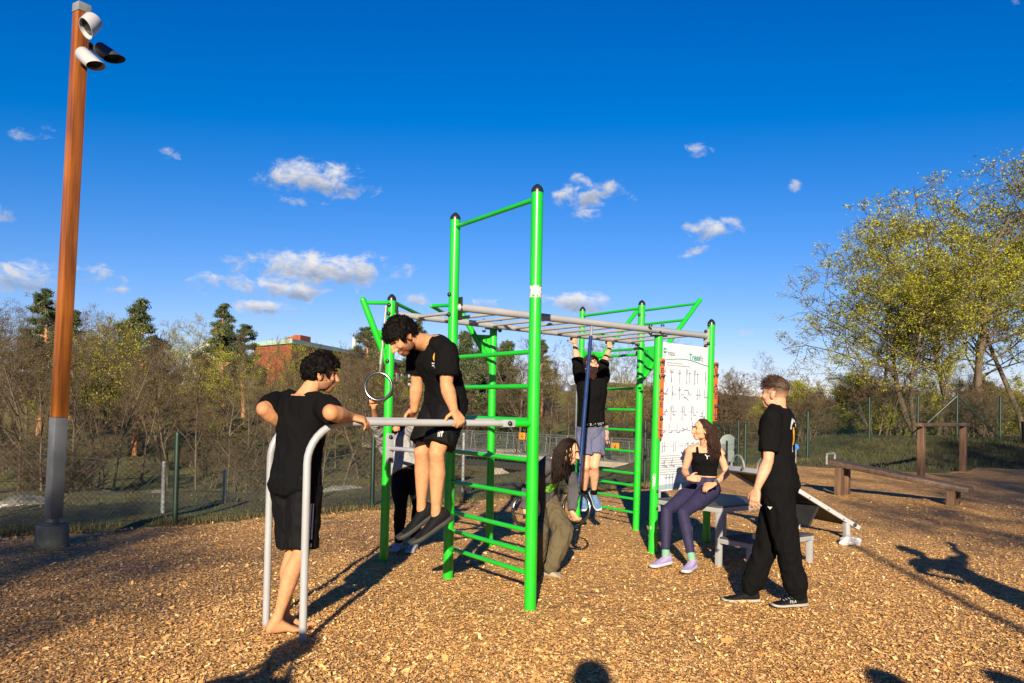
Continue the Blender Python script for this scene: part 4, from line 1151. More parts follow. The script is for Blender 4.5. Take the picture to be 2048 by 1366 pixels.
# ------------------------------------------------------------------ rocks, grass, leaf litter
def rock(x, y, s, label, graff=False, zoff=0.0):
    mb = MB(); z = hz1(x, y); c = Vector((x, y, z + zoff)); mb.ell(c, (s, s * .7, s * .45), nu=26, nv=16)
    mb.v = [tuple(Vector(p) * 1.0 + (Vector(p) - c) * (.45 * noise.noise(Vector(p) * (1.1 / s)) + .2 * noise.noise(Vector(p) * (3 / s)))) for p in mb.v]
    o = mb.build('boulder', MAT['rock'], sharp=25); tag(o, label, 'boulder', None if graff else 'boulders on the slope'); return o
for px, Y, s in ((140, 21, .55), (385, 27, .6), (475, 30, .8), (430, 34, .7), (120, 34, .5), (170, 36, .6), (205, 40, .8), (690, 20, .5), (590, 24, .6), (655, 30, .7), (30, 30, .4), (560, 34, .9), (505, 36, .7), (330, 40, .8), (725, 34, .7)):
    rock((px - 1024) / F * Y, Y, s, 'grey lichen-covered boulder half buried in the mossy slope')
gx, gy = (60 - 1024) / F * 12.4, 12.4
ro = rock(gx, gy, .62, 'grey boulder with white graffiti strokes behind the concrete lamp footing', True, -.12)
gr = MB(); bvh = BVHTree.FromPolygons([v.co for v in ro.data.vertices], [p.vertices for p in ro.data.polygons])
for ln in ([(-.32, .1), (-.42, .0), (-.34, -.1)], [(-.22, .12), (-.2, -.05), (-.3, -.12)], [(-.02, .1), (-.14, .08), (-.12, .0), (-.03, -.06), (-.16, -.1)], [(.2, .1), (.06, .05), (.1, -.1), (.22, -.06)], [(.4, .08), (.28, .1), (.3, -.08), (.42, -.06)]):
    for a, b in zip(ln[:-1], ln[1:]):
        for j in range(4):
            seg = []
            for t in (j / 4, (j + 1) / 4):
                x_ = a[0] + (b[0] - a[0]) * t; z_ = a[1] + (b[1] - a[1]) * t
                h = bvh.ray_cast(Vector((gx + x_ * .9, gy - 3, hz1(gx, gy) + .0 + z_ * .6)), Vector((0, 1, 0)))
                if h[0]: seg.append(h[0] - Vector((0, .004, 0)))
            if len(seg) == 2: gr.capsule(seg, .012, 6)
if gr.v: gr.build('graffiti', MAT['decal_white'], ro)

rs = np.random.RandomState(5)
def blades(name, P, hmin, hmax, label, cat, lean=.5, w=.006, mat='grassblade'):
    n = len(P); h = rs.uniform(hmin, hmax, n); a = rs.uniform(0, 2 * math.pi, n)
    dx = np.cos(a) * h * rs.uniform(0, lean, n); dy = np.sin(a) * h * rs.uniform(0, lean, n)
    b = rs.uniform(0, math.pi, n); wx, wy = np.cos(b) * w, np.sin(b) * w
    z0 = P[:, 2]
    V = np.stack([np.stack([P[:, 0] - wx, P[:, 1] - wy, z0], -1), np.stack([P[:, 0] + wx, P[:, 1] + wy, z0], -1), np.stack([P[:, 0] + dx, P[:, 1] + dy, z0 + h], -1)], 1).reshape(-1, 3)
    return tag(np_mesh(name, V, np.arange(3 * n).reshape(-1, 3), MAT[mat], attrs={'tone': np.repeat(rs.beta(1.6, 2, n), 3)}), label, cat, kind='stuff')
n = 12000; X = rs.uniform(-7.5, 9.5, n); e = np.abs(rs.normal(0, .5, n)) - .15; Yv = edgeY(X) + e
clump = vnoise(X, Yv, 1.7) > -.35
X, Yv = X[clump], Yv[clump]
blades('dry_grass', np.stack([X, Yv, hz(X, Yv) - .03], -1), .02, .11, 'dry brownish grass growing along the foot of the fence', 'grass')
n = 30000; X = rs.uniform(8.5, 26, n); Yv = rs.uniform(19, 35, n)
k_ = Yv > edgeY(X) - 6.5 * sstep((X - 7) / 5); X, Yv = X[k_], Yv[k_]
blades('lawn_grass', np.stack([X, Yv, hz(X, Yv) - .03], -1), .05, .16, 'short green grass on the shaded bank by the right-hand fence', 'grass', w=.012, mat='lawnblade')
n = 16000; Yv = rs.uniform(11, 46, n); X = rs.uniform(-.7, .1, n) * Yv; k_ = (Yv > edgeY(X) + .6) & (vnoise(X, Yv, .8) > -.2); X, Yv = X[k_], Yv[k_]
blades('slope_grass', np.stack([X, Yv, hz(X, Yv) - .03], -1), .03, .1, 'rough grass and dead stalks over the slope below the fence', 'grass', w=.011)
# ------------------------------------------------------------------ people
MAT['skin'] = M('skin', (1, 1, 1), .62, 0, .16, 26, .3, 160, attr='tint', sss=.12, bdist=.003, spec=.28)
def cloth(name, col, rough=.9, var=.15, wr=.35):
    mt = M(name, col, rough, 0, var, 9, wr, 22, (1, 1, .45), bdist=.02, spec=.09); return mt
MAT['blackcloth'] = cloth('black_jersey', (.003, .003, .0033))
MAT['blacknylon'] = cloth('black_nylon', (.004, .004, .0045), .75)
MAT['navy'] = cloth('navy_leggings', (.022, .02, .05), .6, .1, .15)
MAT['greyshirt'] = cloth('charcoal_jersey', (.06, .058, .064))
MAT['palegrey'] = cloth('pale_grey_marl', (.23, .225, .22))
MAT['olive'] = cloth('olive_cotton', (.085, .068, .04), .9, .12, .5)
MAT['slate'] = cloth('slate_blue_shorts', (.09, .095, .155), .85, .1, .4)
MAT['hairblack'] = M('black_hair', (.0032, .0024, .002), .6, 0, .5, 30, .5, 160, spec=.08)
MAT['hairbrown'] = M('dark_brown_hair', (.022, .0095, .0055), .6, 0, .6, 26, .4, 160, spec=.12)
MAT['hairdark'] = M('near_black_brown_hair', (.0095, .0045, .003), .6, 0, .6, 26, .4, 160, spec=.12)
MAT['hairlight'] = M('brown_hair', (.042, .02, .009), .5, 0, .5, 40, .5, 200, spec=.4)
MAT['shoeblack'] = M('black_shoe', (.005, .005, .0055), .75, 0, .3, 20, .4, 180, spec=.15)
MAT['soleblack'] = M('black_sole', (.018, .017, .0155), .7, 0, .3, 20, .4, 120)
MAT['solewhite'] = M('off_white_sole', (.27, .25, .205), .7, 0, .15, 20, .3, 120)
MAT['lavender'] = M('lavender_mesh_shoe', (.26, .22, .42), .8, 0, .1, 30, .4, 240)
MAT['shoeblue'] = M('blue_shoe', (.04, .115, .22), .8, 0, .2, 30, .4, 240)
MAT['shoebeige'] = M('beige_shoe', (.26, .22, .155), .8, 0, .2, 30, .4, 240)
MAT['solepale'] = M('white_sole', (.38, .365, .38), .7, 0, .1, 20, .3, 120)
MAT['sockmint'] = M('mint_sock', (.12, .28, .19), .9, 0, .15, 60, .3, 200)
MAT['eyedark'] = M('eye', (.01, .008, .007), .15, 0, .1, 5, 0)
MAT['eyewhite'] = M('eye_white', (.3, .28, .26), .2, 0, .05, 5, 0)
MAT['lace'] = M('shoe_lace', (.25, .24, .27), .8, 0, .1, 30, 0)

def solid(mb, name, mat, parent=None, vox=.008, it=3, wr=0.0, wscale=9, seed=0, fac=.5, root=False):
    """union of overlapping closed pieces -> one continuous smooth surface"""
    me = bpy.data.meshes.new(name); off = Vector((0, 0, 0)); q = parent
    while q is not None: off = off + LOC.get(q.name, Vector((0, 0, 0))); q = q.parent
    c0 = off if parent is not None else mb.origin
    me.from_pydata((np.array(mb.v) - np.array(c0)).tolist(), [], mb.f)
    finish(me, 0, False)
    o = bpy.data.objects.new('work', me); COL.objects.link(o)
    md = o.modifiers.new('r', 'REMESH'); md.mode = 'VOXEL'; md.voxel_size = vox; md.use_smooth_shade = True
    if it: ms = o.modifiers.new('s', 'SMOOTH'); ms.iterations = it; ms.factor = fac
    dg = bpy.context.evaluated_depsgraph_get(); dg.update()
    m2 = bpy.data.meshes.new_from_object(o.evaluated_get(dg)); m2.name = name
    bpy.data.objects.remove(o); bpy.data.meshes.remove(me)
    if wr:
        nv = len(m2.vertices); co = np.empty(nv * 3); m2.vertices.foreach_get('co', co); co = co.reshape(-1, 3)
        no = np.empty(nv * 3); m2.vertex_normals.foreach_get('vector', no); no = no.reshape(-1, 3)
        d = np.array([noise.noise((p[0] * wscale * 1.2 + seed, p[1] * wscale * 1.2, p[2] * wscale * .75 + .6 * math.sin(p[0] * 9))) + .5 * noise.noise((p[0] * wscale * 2.7, p[1] * wscale * 2.7 + seed, p[2] * wscale * 1.6)) for p in co])
        d = 1 - 2 * np.abs(d)     # ridged folds
        co = co + no * (wr * (d - .4))[:, None]
        m2.vertices.foreach_set('co', co.ravel()); m2.update()
    m2.shade_smooth()
    m2.materials.clear(); m2.materials.append(mat)
    ob = bpy.data.objects.new(name, m2); COL.objects.link(ob)
    if parent is not None: ob.parent = parent
    return ob

def ringpts(c, X, Yv, hw, hd, n=22, p=2.3):
    out = []
    for k in range(n):
        a = 2 * math.pi * k / n; cx, sy = math.cos(a), math.sin(a)
        out.append(c + X * (hw * math.copysign(abs(cx) ** (2 / p), cx)) + Yv * (hd * math.copysign(abs(sy) ** (2 / p), sy)))
    return out

class Body:
    """joints in world space; L and R are the person's own sides"""
    def __init__(s, origin, pelvis, neck, face_p, face_c, sw=.19, hw=.085, k=1.0, bend=(0, 0, 0), female=False):
        s.o = Vector(origin); s.k = k; s.female = female
        s.pel = Vector(pelvis); s.neck = Vector(neck); s.bend = Vector(bend)
        s.up = (s.neck - s.pel).normalized()
        def orth(v): 
            v = Vector(v); v = v - s.up * s.up.dot(v); return v.normalized()
        s.fp, s.fc = orth(face_p), orth(face_c)
        s.lp, s.lc = s.up.cross(s.fp), s.up.cross(s.fc)         # left-hand side
        s.J = {}
        s.J['shL'] = s.neck + s.lc * sw * k - s.up * .055 * k; s.J['shR'] = s.neck - s.lc * sw * k - s.up * .055 * k
        s.J['hipL'] = s.pel + s.lp * hw * k; s.J['hipR'] = s.pel - s.lp * hw * k
        s.sw = sw; s.am = 1.0
    def spine(s, t):
        return s.pel.lerp(s.neck, t) + s.bend * (4 * t * (1 - t))
    def ax(s, t):
        t = max(0, min(1, t)); f = s.fp.lerp(s.fc, t).normalized()
        tn = (s.spine(t + .03) - s.spine(t - .03)).normalized(); f = (f - tn * tn.dot(f)).normalized(); return tn.cross(f), f, tn
    def sections(s):
        if s.female:
            return [(-.15, .075, .075, 0), (-.1, .14, .105, -.01), (-.02, .168, .118, -.015), (.1, .16, .108, -.01), (.25, .132, .09, 0), (.4, .118, .083, .005), (.55, .128, .09, .01), (.7, .142, .105, .022), (.8, .148, .1, .015), (.9, .145, .082, 0), (.97, .11, .066, -.005), (1.02, .07, .055, -.008)]
        return [(-.15, .075, .08, 0), (-.1, .135, .105, -.008), (-.02, .158, .115, -.012), (.1, .153, .108, -.006), (.25, .145, .1, 0), (.4, .142, .098, .003), (.55, .152, .105, .008), (.7, .168, .115, .012), (.82, .178, .11, .006), (.9, .17, .092, 0), (.97, .12, .072, -.004), (1.02, .075, .058, -.008)]
    def torso(s, mb, t0=-.2, t1=1.1, off=0.0, flare=0.0):
        S_ = s.sections(); rings = []
        tv = sorted(set([max(t0, S_[0][0])] + [q[0] for q in S_ if t0 < q[0] < t1] + [min(t1, S_[-1][0])]))
        ts = [q[0] for q in S_]
        for t in tv:
            hw = np.interp(t, ts, [q[1] for q in S_]) * s.k; hd = np.interp(t, ts, [q[2] for q in S_]) * s.k; fo = np.interp(t, ts, [q[3] for q in S_]) * s.k
            X, Fv, T = s.ax(t); fl = flare * max(0, (.5 - t))
            rings.append(ringpts(s.spine(t) + Fv * fo, X, Fv, hw + off + fl, hd + off + fl))
        mb.loft(rings)
    def yoke(s, mb, off=0.0):
        for sd in 'LR':
            sg = 1 if sd == 'L' else -1; sh = s.J['sh' + sd]
            n_ = s.neck + s.up * .0 + s.lc * (sg * .03 * s.k)
            mb.capsule([n_ - s.up * .03 * s.k, n_.lerp(sh, .55) + s.up * .012 * s.k, sh], [.042 * s.k + off, .045 * s.k + off, .05 * s.k + off], 14)
            mb.ell(sh - s.up * .012, (.06 * s.k + off,) * 3)
    def arm(s, mb, sd, t0=0.0, t1=2.0, off=0.0, end=None):
        """t 0..1 upper arm, 1..2 forearm"""
        a, b, c = s.J['sh' + sd], s.J['el' + sd], s.J['wr' + sd]; k = s.k * (.84 if s.female else 1) * s.am
        up_ = [(0, .055), (.3, .053), (.6, .049), (.85, .042), (1, .04)]; fo = [(0, .041), (.25, .046), (.5, .041), (.8, .031), (1, .027)]
        def part(p, q, prof, x0, x1):
            if x1 <= x0: return
            xs_ = sorted(set([x0, x1] + [u_ for u_, _ in prof if x0 < u_ < x1]))
            mb.capsule([p.lerp(q, x) for x in xs_], [np.interp(x, [u_ for u_, _ in prof], [r_ for _, r_ in prof]) * k + off + (end or 0) * max(0, (x - x0) / (x1 - x0)) for x in xs_], 14) if end is None else mb.tube([p.lerp(q, x) for x in xs_], [np.interp(x, [u_ for u_, _ in prof], [r_ for _, r_ in prof]) * k + off + end * ((x - x0) / (x1 - x0)) for x in xs_], 18)
        part(a, b, up_, max(0, t0), min(1, t1))
        if t0 < 1 < t1: mb.ell(b, (.042 * k + off,) * 3)
        part(b, c, fo, max(0, t0 - 1), min(1, t1 - 1))
    def leg(s, mb, sd, t0=0.0, t1=2.0, off=0.0, prof=None, flat_end=False):
        a, b, c = s.J['hip' + sd], s.J['kn' + sd], s.J['an' + sd]; k = s.k * (.97 if s.female else 1)
        th = [(0, .092), (.3, .088), (.6, .074), (.85, .06), (1, .056)]; ca = [(0, .055), (.12, .052), (.32, .058), (.6, .046), (.85, .034), (1, .036)]
        if prof: th, ca = prof
        kn = b - a; sh_ = c - b
        bk = (kn.normalized() - sh_.normalized());                       # points to the front of a bent knee
        back = -bk.normalized() if bk.length > .15 else -s.fp
        def part(p, q, pr, x0, x1, calf):
            if x1 <= x0: return
            xs_ = sorted(set([x0, x1] + [u_ for u_, _ in pr if x0 < u_ < x1])); P = []; Q = []
            for x in xs_:
                o_ = back * (.014 * k * math.sin(math.pi * min(1, x / .7))) if calf and not prof else Vector((0, 0, 0))
                P.append(p.lerp(q, x) + o_); Q.append(np.interp(x, [u_ for u_, _ in pr], [r_ for _, r_ in pr]) * k + off)
            (mb.tube if flat_end else mb.capsule)(P, Q, 18)
        part(a, b, th, max(0, t0), min(1, t1), False); part(b, c, ca, max(0, t0 - 1), min(1, t1 - 1), True)
        if t1 > 1 and t0 < 1: mb.ell(b, (np.interp(1, [u_ for u_, _ in th], [r_ for _, r_ in th]) * k + off,) * 3)
    def head(s, mb, c, face, up=None, k=None):
        """face direction, up direction of the skull"""
        k = (k or s.k) * (.95 if s.female else 1.0)
        f = Vector(face).normalized(); u = Vector(up if up is not None else (0, 0, 1)); u = (u - f * f.dot(u)).normalized(); l = u.cross(f)
        c = Vector(c); s.H = (c, l, f, u, k)
        def P(x, y, z): return c + (l * x + f * y + u * z) * k
        s.HP = P
        def E(x, y, z, a, b, d): mb.ell(P(x, y, z), (a * k, b * k, d * k), l, f, u)
        E(0, -.014, .028, .076, .097, .087); E(0, .022, -.02, .063, .068, .085); E(0, .05, -.088, .033, .034, .026)
        for g in (1, -1):
            E(g * .042, .012, -.062, .02, .045, .034); E(g * .04, .062, -.022, .022, .022, .022)
            mb.tube([P(0, .088, .034), P(g * .022, .086, .036), P(g * .044, .068, .03)], [.009 * k, .01 * k, .008 * k], 8)
            E(g * .075, -.012, -.012, .009, .02, .031); E(g * .083, -.02, -.004, .005, .016, .024)
            E(g * .011, .098, -.03, .009, .01, .008)
        mb.capsule([P(0, .086, .02), P(0, .104, -.012), P(0, .112, -.026)], [.009 * k, .0105 * k, .0125 * k], 10)
        E(0, .084, -.06, .025, .012, .0065); E(0, .083, -.0685, .021, .012, .007); E(0, .075, -.07, .026, .014, .02)
        n0 = s.neck - s.up * .03 * s.k; nr = .05 if s.female else .06
        mb.capsule([n0, n0.lerp(P(0, -.03, -.04), .5), P(0, -.03, -.04)], [nr * 1.15 * s.k, nr * s.k, nr * .98 * s.k], 16)
    def hand(s, mb, sd, d, n, curl=(30, 35, 25), spread=.06, thumb=(.6, .5), k=None, tcurl=25):
        """d: direction of the palm, n: where the palm faces"""
        w = s.J['wr' + sd]; k = (k or s.k) * (.9 if s.female else 1.0)
        d = Vector(d).normalized(); n = Vector(n); n = (n - d * d.dot(n)).normalized(); l = d.cross(n)      # l: across the palm
        ts = 1 if sd == 'L' else -1
        th = -l * ts if True else l                                     # thumb side
        rings = []
        for x, hw, ht in ((-.02, .024, .019), (.0, .025, .02), (.03, .036, .019), (.065, .042, .0165), (.092, .043, .0145), (.1, .04, .011)):
            rings.append(ringpts(w + d * x * k, l, n, hw * k, ht * k, 16, 2.6))
        mb.loft(rings)
        L_ = (.078, .088, .082, .064)
        for i_, ln in enumerate(L_):
            q = (1.5 - i_) * .0205 * k
            p = w + d * ((.093 - abs(i_ - 1.2) * .005) * k) + th * q
            dd = (d + th * ((1.5 - i_) * spread)).normalized(); ang = 0; pts = [p - dd * .012 * k, p]; cur = p
            c_ = curl[i_] if hasattr(curl[0], '__len__') else curl
            for fr_, cu in zip((.45, .3, .25), c_):
                ang += R(cu); v = dd * math.cos(ang) + n * math.sin(ang); cur = cur + v * (ln * fr_ * k); pts.append(cur)
            mb.capsule(pts, [.0102 * k, .0102 * k, .0096 * k, .009 * k, .0078 * k], 10)
        p = w + d * .03 * k + th * .03 * k; v0 = (d * thumb[0] + th * .75 + n * thumb[1]).normalized()
        q1 = p + v0 * .038 * k; v1 = (v0 + (n + d * .6 - th * .5) * math.sin(R(tcurl))).normalized(); q2 = q1 + v1 * .032 * k; v2 = (v1 + (n - th * .6 + d * .3) * math.sin(R(tcurl))).normalized(); q3 = q2 + v2 * .024 * k
        mb.capsule([p - v0 * .02 * k, p, q1, q2, q3], [.014 * k, .0145 * k, .0118 * k, .0105 * k, .0085 * k], 10)
    def foot(s, mb, sd, toe, up=(0, 0, 1), L_=.25):
        a = s.J['an' + sd]; t = Vector(toe).normalized(); u = Vector(up); u = (u - t * t.dot(u)).normalized(); l = u.cross(t); k = s.k
        rings = []
        for x, hw, top, bot in ((-.062, .02, -.03, -.07), (-.05, .031, .0, -.078), (-.02, .034, .03, -.08), (.02, .034, .02, -.079), (.06, .036, -.012, -.076), (.1, .041, -.035, -.079), (.14, .045, -.05, -.08), (.165, .043, -.056, -.081)):
            c = a + t * x * k + u * ((top + bot) / 2 * k); rings.append(ringpts(c, l, u, hw * k, (top - bot) / 2 * k, 16, 2.4))
        mb.loft(rings); sg = 1 if sd == 'L' else -1
        for i_, (x, ln, r_) in enumerate(((.03, .052, .0135), (.011, .045, .0095), (-.007, .04, .009), (-.022, .034, .0085), (-.035, .028, .008))):
            p = a + t * (.155 - i_ * .009) * k - l * (sg * x * k) - u * .068 * k; mb.capsule([p - t * .02 * k, p, p + t * ln * .6 * k + u * .004 * k, p + t * ln * k - u * .004 * k], [r_ * k] * 4, 10)

def tint_body(o, B, skin, beard=0, lips=(1.0, .62, .58), scalp=None):
    me = o.data; nv = len(me.vertices); co = np.empty(nv * 3); me.vertices.foreach_get('co', co); co = co.reshape(-1, 3) + np.array(B.o)
    col = np.ones((nv, 4)); col[:, :3] = skin
    def mult(mask, c): 
        for i_ in range(3): col[:, i_] *= 1 + mask * (c[i_] - 1)
    for j in ('elL', 'elR', 'knL', 'knR', 'wrL', 'wrR'):
        if j in B.J:
            dd = np.linalg.norm(co - np.array(B.J[j]), axis=1); mult(np.clip(1 - dd / .11, 0, 1) * (.7 if 'wr' in j else .6), (1.0, .84, .78))
    if hasattr(B, 'H'):
        c, l, f, u, k = B.H; q = co - np.array(c); x = q @ np.array(l) / k; y = q @ np.array(f) / k; z = q @ np.array(u) / k
        near = (np.abs(x) < .09) & (np.abs(y) < .13) & (np.abs(z) < .13)
        lp = near * np.clip(1 - ((x / .027) ** 2 + ((z + .064) / .011) ** 2), 0, 1) * (y > .07); mult(np.clip(lp * 2, 0, 1), lips)
        ck = near * np.clip(1 - (((np.abs(x) - .042) / .026) ** 2 + ((z + .03) / .026) ** 2), 0, 1) * (y > .03); mult(ck * .6, (1.0, .8, .76))
        ns = near * np.clip(1 - ((x / .02) ** 2 + ((z + .028) / .02) ** 2), 0, 1) * (y > .09); mult(ns * .6, (1.0, .82, .78))
        if scalp:
            fz = near * np.clip((z + .045 - .03 * (y > -.02)) / .085, 0, 1) * np.clip((.05 - y) / .02, 0, 1) * (1 - (np.abs(x) > .07) * (np.abs(y + .01) < .022) * (z < .02)); mult(np.clip(fz * 1.15, 0, 1), scalp)
        if beard:
            jaw = near * np.clip((-.03 - z - .012 * (y > .09)) / .025, 0, 1) * (y > -.02) * np.clip(1 - lp * 2, 0, 1) * np.clip((z + .16) / .03, 0, 1)
            sb = near * np.clip((np.abs(x) - .05) / .012, 0, 1) * (y > -.005) * (y < .04) * (z < .02); mo = near * np.clip(1 - ((x / .034) ** 2 + ((z + .05) / .009) ** 2), 0, 1) * (y > .07)
            mult(np.clip(np.maximum(np.maximum(jaw, sb), mo), 0, 1) * beard, (.22, .17, .15))
    at_ = me.attributes.new('tint', 'FLOAT_COLOR', 'POINT'); at_.data.foreach_set('color', col.astype(np.float32).ravel())

def face_parts(o, B, brow=(.02, .012, .008), glasses=False):
    P = B.HP; k = B.H[4]; c, l, f, u, _ = B.H
    for g in (1, -1):
        mb = MB(); mb.ell(P(g * .031, .0695, .012), (.0125 * k, .007 * k, .0065 * k), l, f, u, 12, 8); e = mb.build('eye', MAT['eyewhite'], o)
        mb = MB(); mb.ell(P(g * .031, .0752, .0115), (.0072 * k, .003 * k, .007 * k), l, f, u, 10, 6); mb.build('iris', MAT['eyedark'], e)
        mb = MB(); mb.tube([P(g * .016, .0765, .016), P(g * .031, .0775, .0205), P(g * .045, .0695, .016)], [.0015 * k, .0025 * k, .0015 * k], 6); mb.build('eyelid', MAT['eyedark'], o)
        mb = MB(); mb.tube([P(g * .012, .098, .034), P(g * .03, .0975, .043), P(g * .052, .076, .036)], [.0045 * k, .0055 * k, .003 * k], 6, flat=.8); mb.build('eyebrow', MAT['hairblack'], o)
    if glasses:
        mb = MB()
        for g in (1, -1):
            mb.torus(P(g * .033, .104, .01), f, .024 * k, .0028 * k, 20, 6); mb.tube([P(g * .057, .1, .014), P(g * .08, -.01, .012)], .0028 * k, 6)
        mb.tube([P(-.009, .107, .014), P(.009, .107, .014)], .0028 * k, 6); mb.build('glasses', MAT['black'], o)

def hair_cap(o, B, mat, size=.016, out=.012, hairline=.05, back=-.075, side=-.02, n=420, seed=1, lift=0.0, top=0.0, vox=.006, name='hair', front_push=0.0, curl=1.0, strand=.03, ns=900, thick=.0016, sweep=0.0):
    """short or curly hair: many small tufts merged over the scalp"""
    rg = random.Random(seed); mb = MB(); P = B.HP; k = B.H[4]; c, l, f, u, _ = B.H
    mb.ell(P(0, -.022, .037), (.078 * k, .095 * k, .084 * k), l, f, u, 20, 14)
    cut = MB()
    for i_ in range(n):
        z = 1 - 2 * (i_ + .5) / n; a = i_ * 2.39996; r_ = math.sqrt(max(0, 1 - z * z)); x, y = r_ * math.cos(a), r_ * math.sin(a)
        X, Yq, Z = x * .079, y * .099 - .014, z * .088 + .03
        lim = hairline if Yq > .045 else (side if Yq > -.02 else np.interp(Yq, [-.11, -.02], [back, side]))
        if Yq > .045 and abs(X) > .045: lim -= .02
        if Z < lim: continue
        if abs(X) > .06 and -.035 < Yq < .02 and Z < .012: continue
        w_ = 1 + top * max(0, z) + front_push * max(0, y) * max(0, z)
        q = Vector((X, Yq, Z)); nr = Vector((x, y, z)); oo = out * rg.uniform(.2, 1.0) * w_
        q = q + nr * oo + Vector((0, 0, lift * max(0, z)))
        mb.ell(P(*q), tuple(size * k * rg.uniform(.65, 1.15) for _ in range(3)), l, f, u, 8, 6)
    # drop the part of the base cap that would cover the face
    h = solid(mb, name, mat, o, vox * k, 1)
    me = h.data; bm = bmesh.new(); bm.from_mesh(me); off = LOC.get(o.name, Vector((0, 0, 0)))
    kill = []
    for v in bm.verts:
        q = v.co + off - c; x, y, z = q.dot(l) / k, q.dot(f) / k, q.dot(u) / k
        lim = hairline - .012 if y > .045 else (side - .012 if y > -.02 else np.interp(y, [-.11, -.02], [back - .012, side - .012]))
        if z < lim + .013 * noise.noise(v.co * 45): kill.append(v)
    bmesh.ops.delete(bm, geom=kill, context='VERTS')
    # fine loose strands standing out of the mass
    bm.verts.ensure_lookup_table(); bm.normal_update(); nv = len(bm.verts); st = MB()
    for _ in range(ns if nv else 0):
        v = bm.verts[rg.randrange(nv)]; nr = v.normal
        if nr.dot(v.co + off - P(0, -.014, .03)) < 0: continue
        t1 = nr.orthogonal().normalized(); t2 = nr.cross(t1); a = rg.uniform(0, 6.28); t3 = t1 * math.cos(a) + t2 * math.sin(a)
        if sweep: t3 = (t3 * .4 + f * sweep + u * .3 * sweep).normalized()
        s_ = strand * rg.uniform(.5, 1.3) * k; p0 = v.co - nr * .004; pts = [p0]
        for j in range(1, 6):
            w_ = j / 5 * (2.6 * curl if curl else .5)
            pts.append(p0 + nr * (s_ * .5 * (math.sin(w_ * 1.2) if curl else j / 5 * .5)) + t3 * (s_ * (.45 * (1 - math.cos(w_)) + .15 * j / 5 if curl else j / 5)))
        st.tube(pts, [thick * q for q in (1.3, 1.2, 1, .8, .6, .3)], 3)
    vs = [bm.verts.new(p) for p in st.v]
    for q in st.f:
        fc = bm.faces.new([vs[i_] for i_ in q]); fc.smooth = True
    bm.to_mesh(me); bm.free()
    return h

def locks(o, B, mat, n, length, seed, flow, wave=.012, r_=.0075, name='hair', part=.0, ymax=.05, spread=.02, zmin=-.02, sidebias=0):
    """long hair as many wavy locks; flow(root_local, t) -> direction"""
    rg = random.Random(seed); mb = MB(); P = B.HP; k = B.H[4]; c, l, f, u, _ = B.H
    mb.ell(P(0, -.026, .036), (.081 * k, .09 * k, .088 * k), l, f, u, 24, 16)
    for i_ in range(n):
        z = rg.uniform(zmin, .118); a = rg.uniform(0, 6.283)
        zz = (z - .03) / .088; rr = math.sqrt(max(0, 1 - min(1, zz * zz)))
        X, Yq = .081 * rr * math.cos(a), .1 * rr * math.sin(a) - .014
        if (Yq > ymax and z < .085) or Yq > max(.02, ymax): continue
        p = P(X, Yq, z); L_ = length * rg.uniform(.75, 1.08); st = 12; ph = rg.uniform(0, 6.28); pts = [p]; jit = Vector((rg.gauss(0, 1), rg.gauss(0, 1), rg.gauss(0, 1))) * spread
        nrm = (p - P(0, -.014, .03)).normalized(); wv = wave * rg.uniform(.5, 1.3)
        for j in range(1, st + 1):
            t = j / st; d = flow((X, Yq, z), t) + jit
            if t < .3: d = d + nrm * (.3 * (1 - t / .3))
            p = p + d.normalized() * (L_ / st) * k
            # keep the locks outside the skull
            q = p - P(0, -.014, .02); ql = Vector((q.dot(l) / .082, q.dot(f) / .1, q.dot(u) / .105)) / k
            if ql.length < 1.04: p = p + q.normalized() * ((1.04 - ql.length) * .09 * k)
            sd = d.cross(nrm); sd = sd.normalized() if sd.length > 1e-4 else l
            pts.append(p + sd * (wv * math.sin(ph + j * .95) * t) + nrm * (wv * .5 * math.cos(ph * 1.7 + j * .8) * t))
        rad = [r_ * k * (1.25 if 0 < j < st - 2 else .8 if j == 0 else (.75 if j < st else .3)) for j in range(st + 1)]
        mb.tube(pts, rad, 5, True, flat=.55)
    h = mb.build(name, mat, o, sharp=80)
    return h

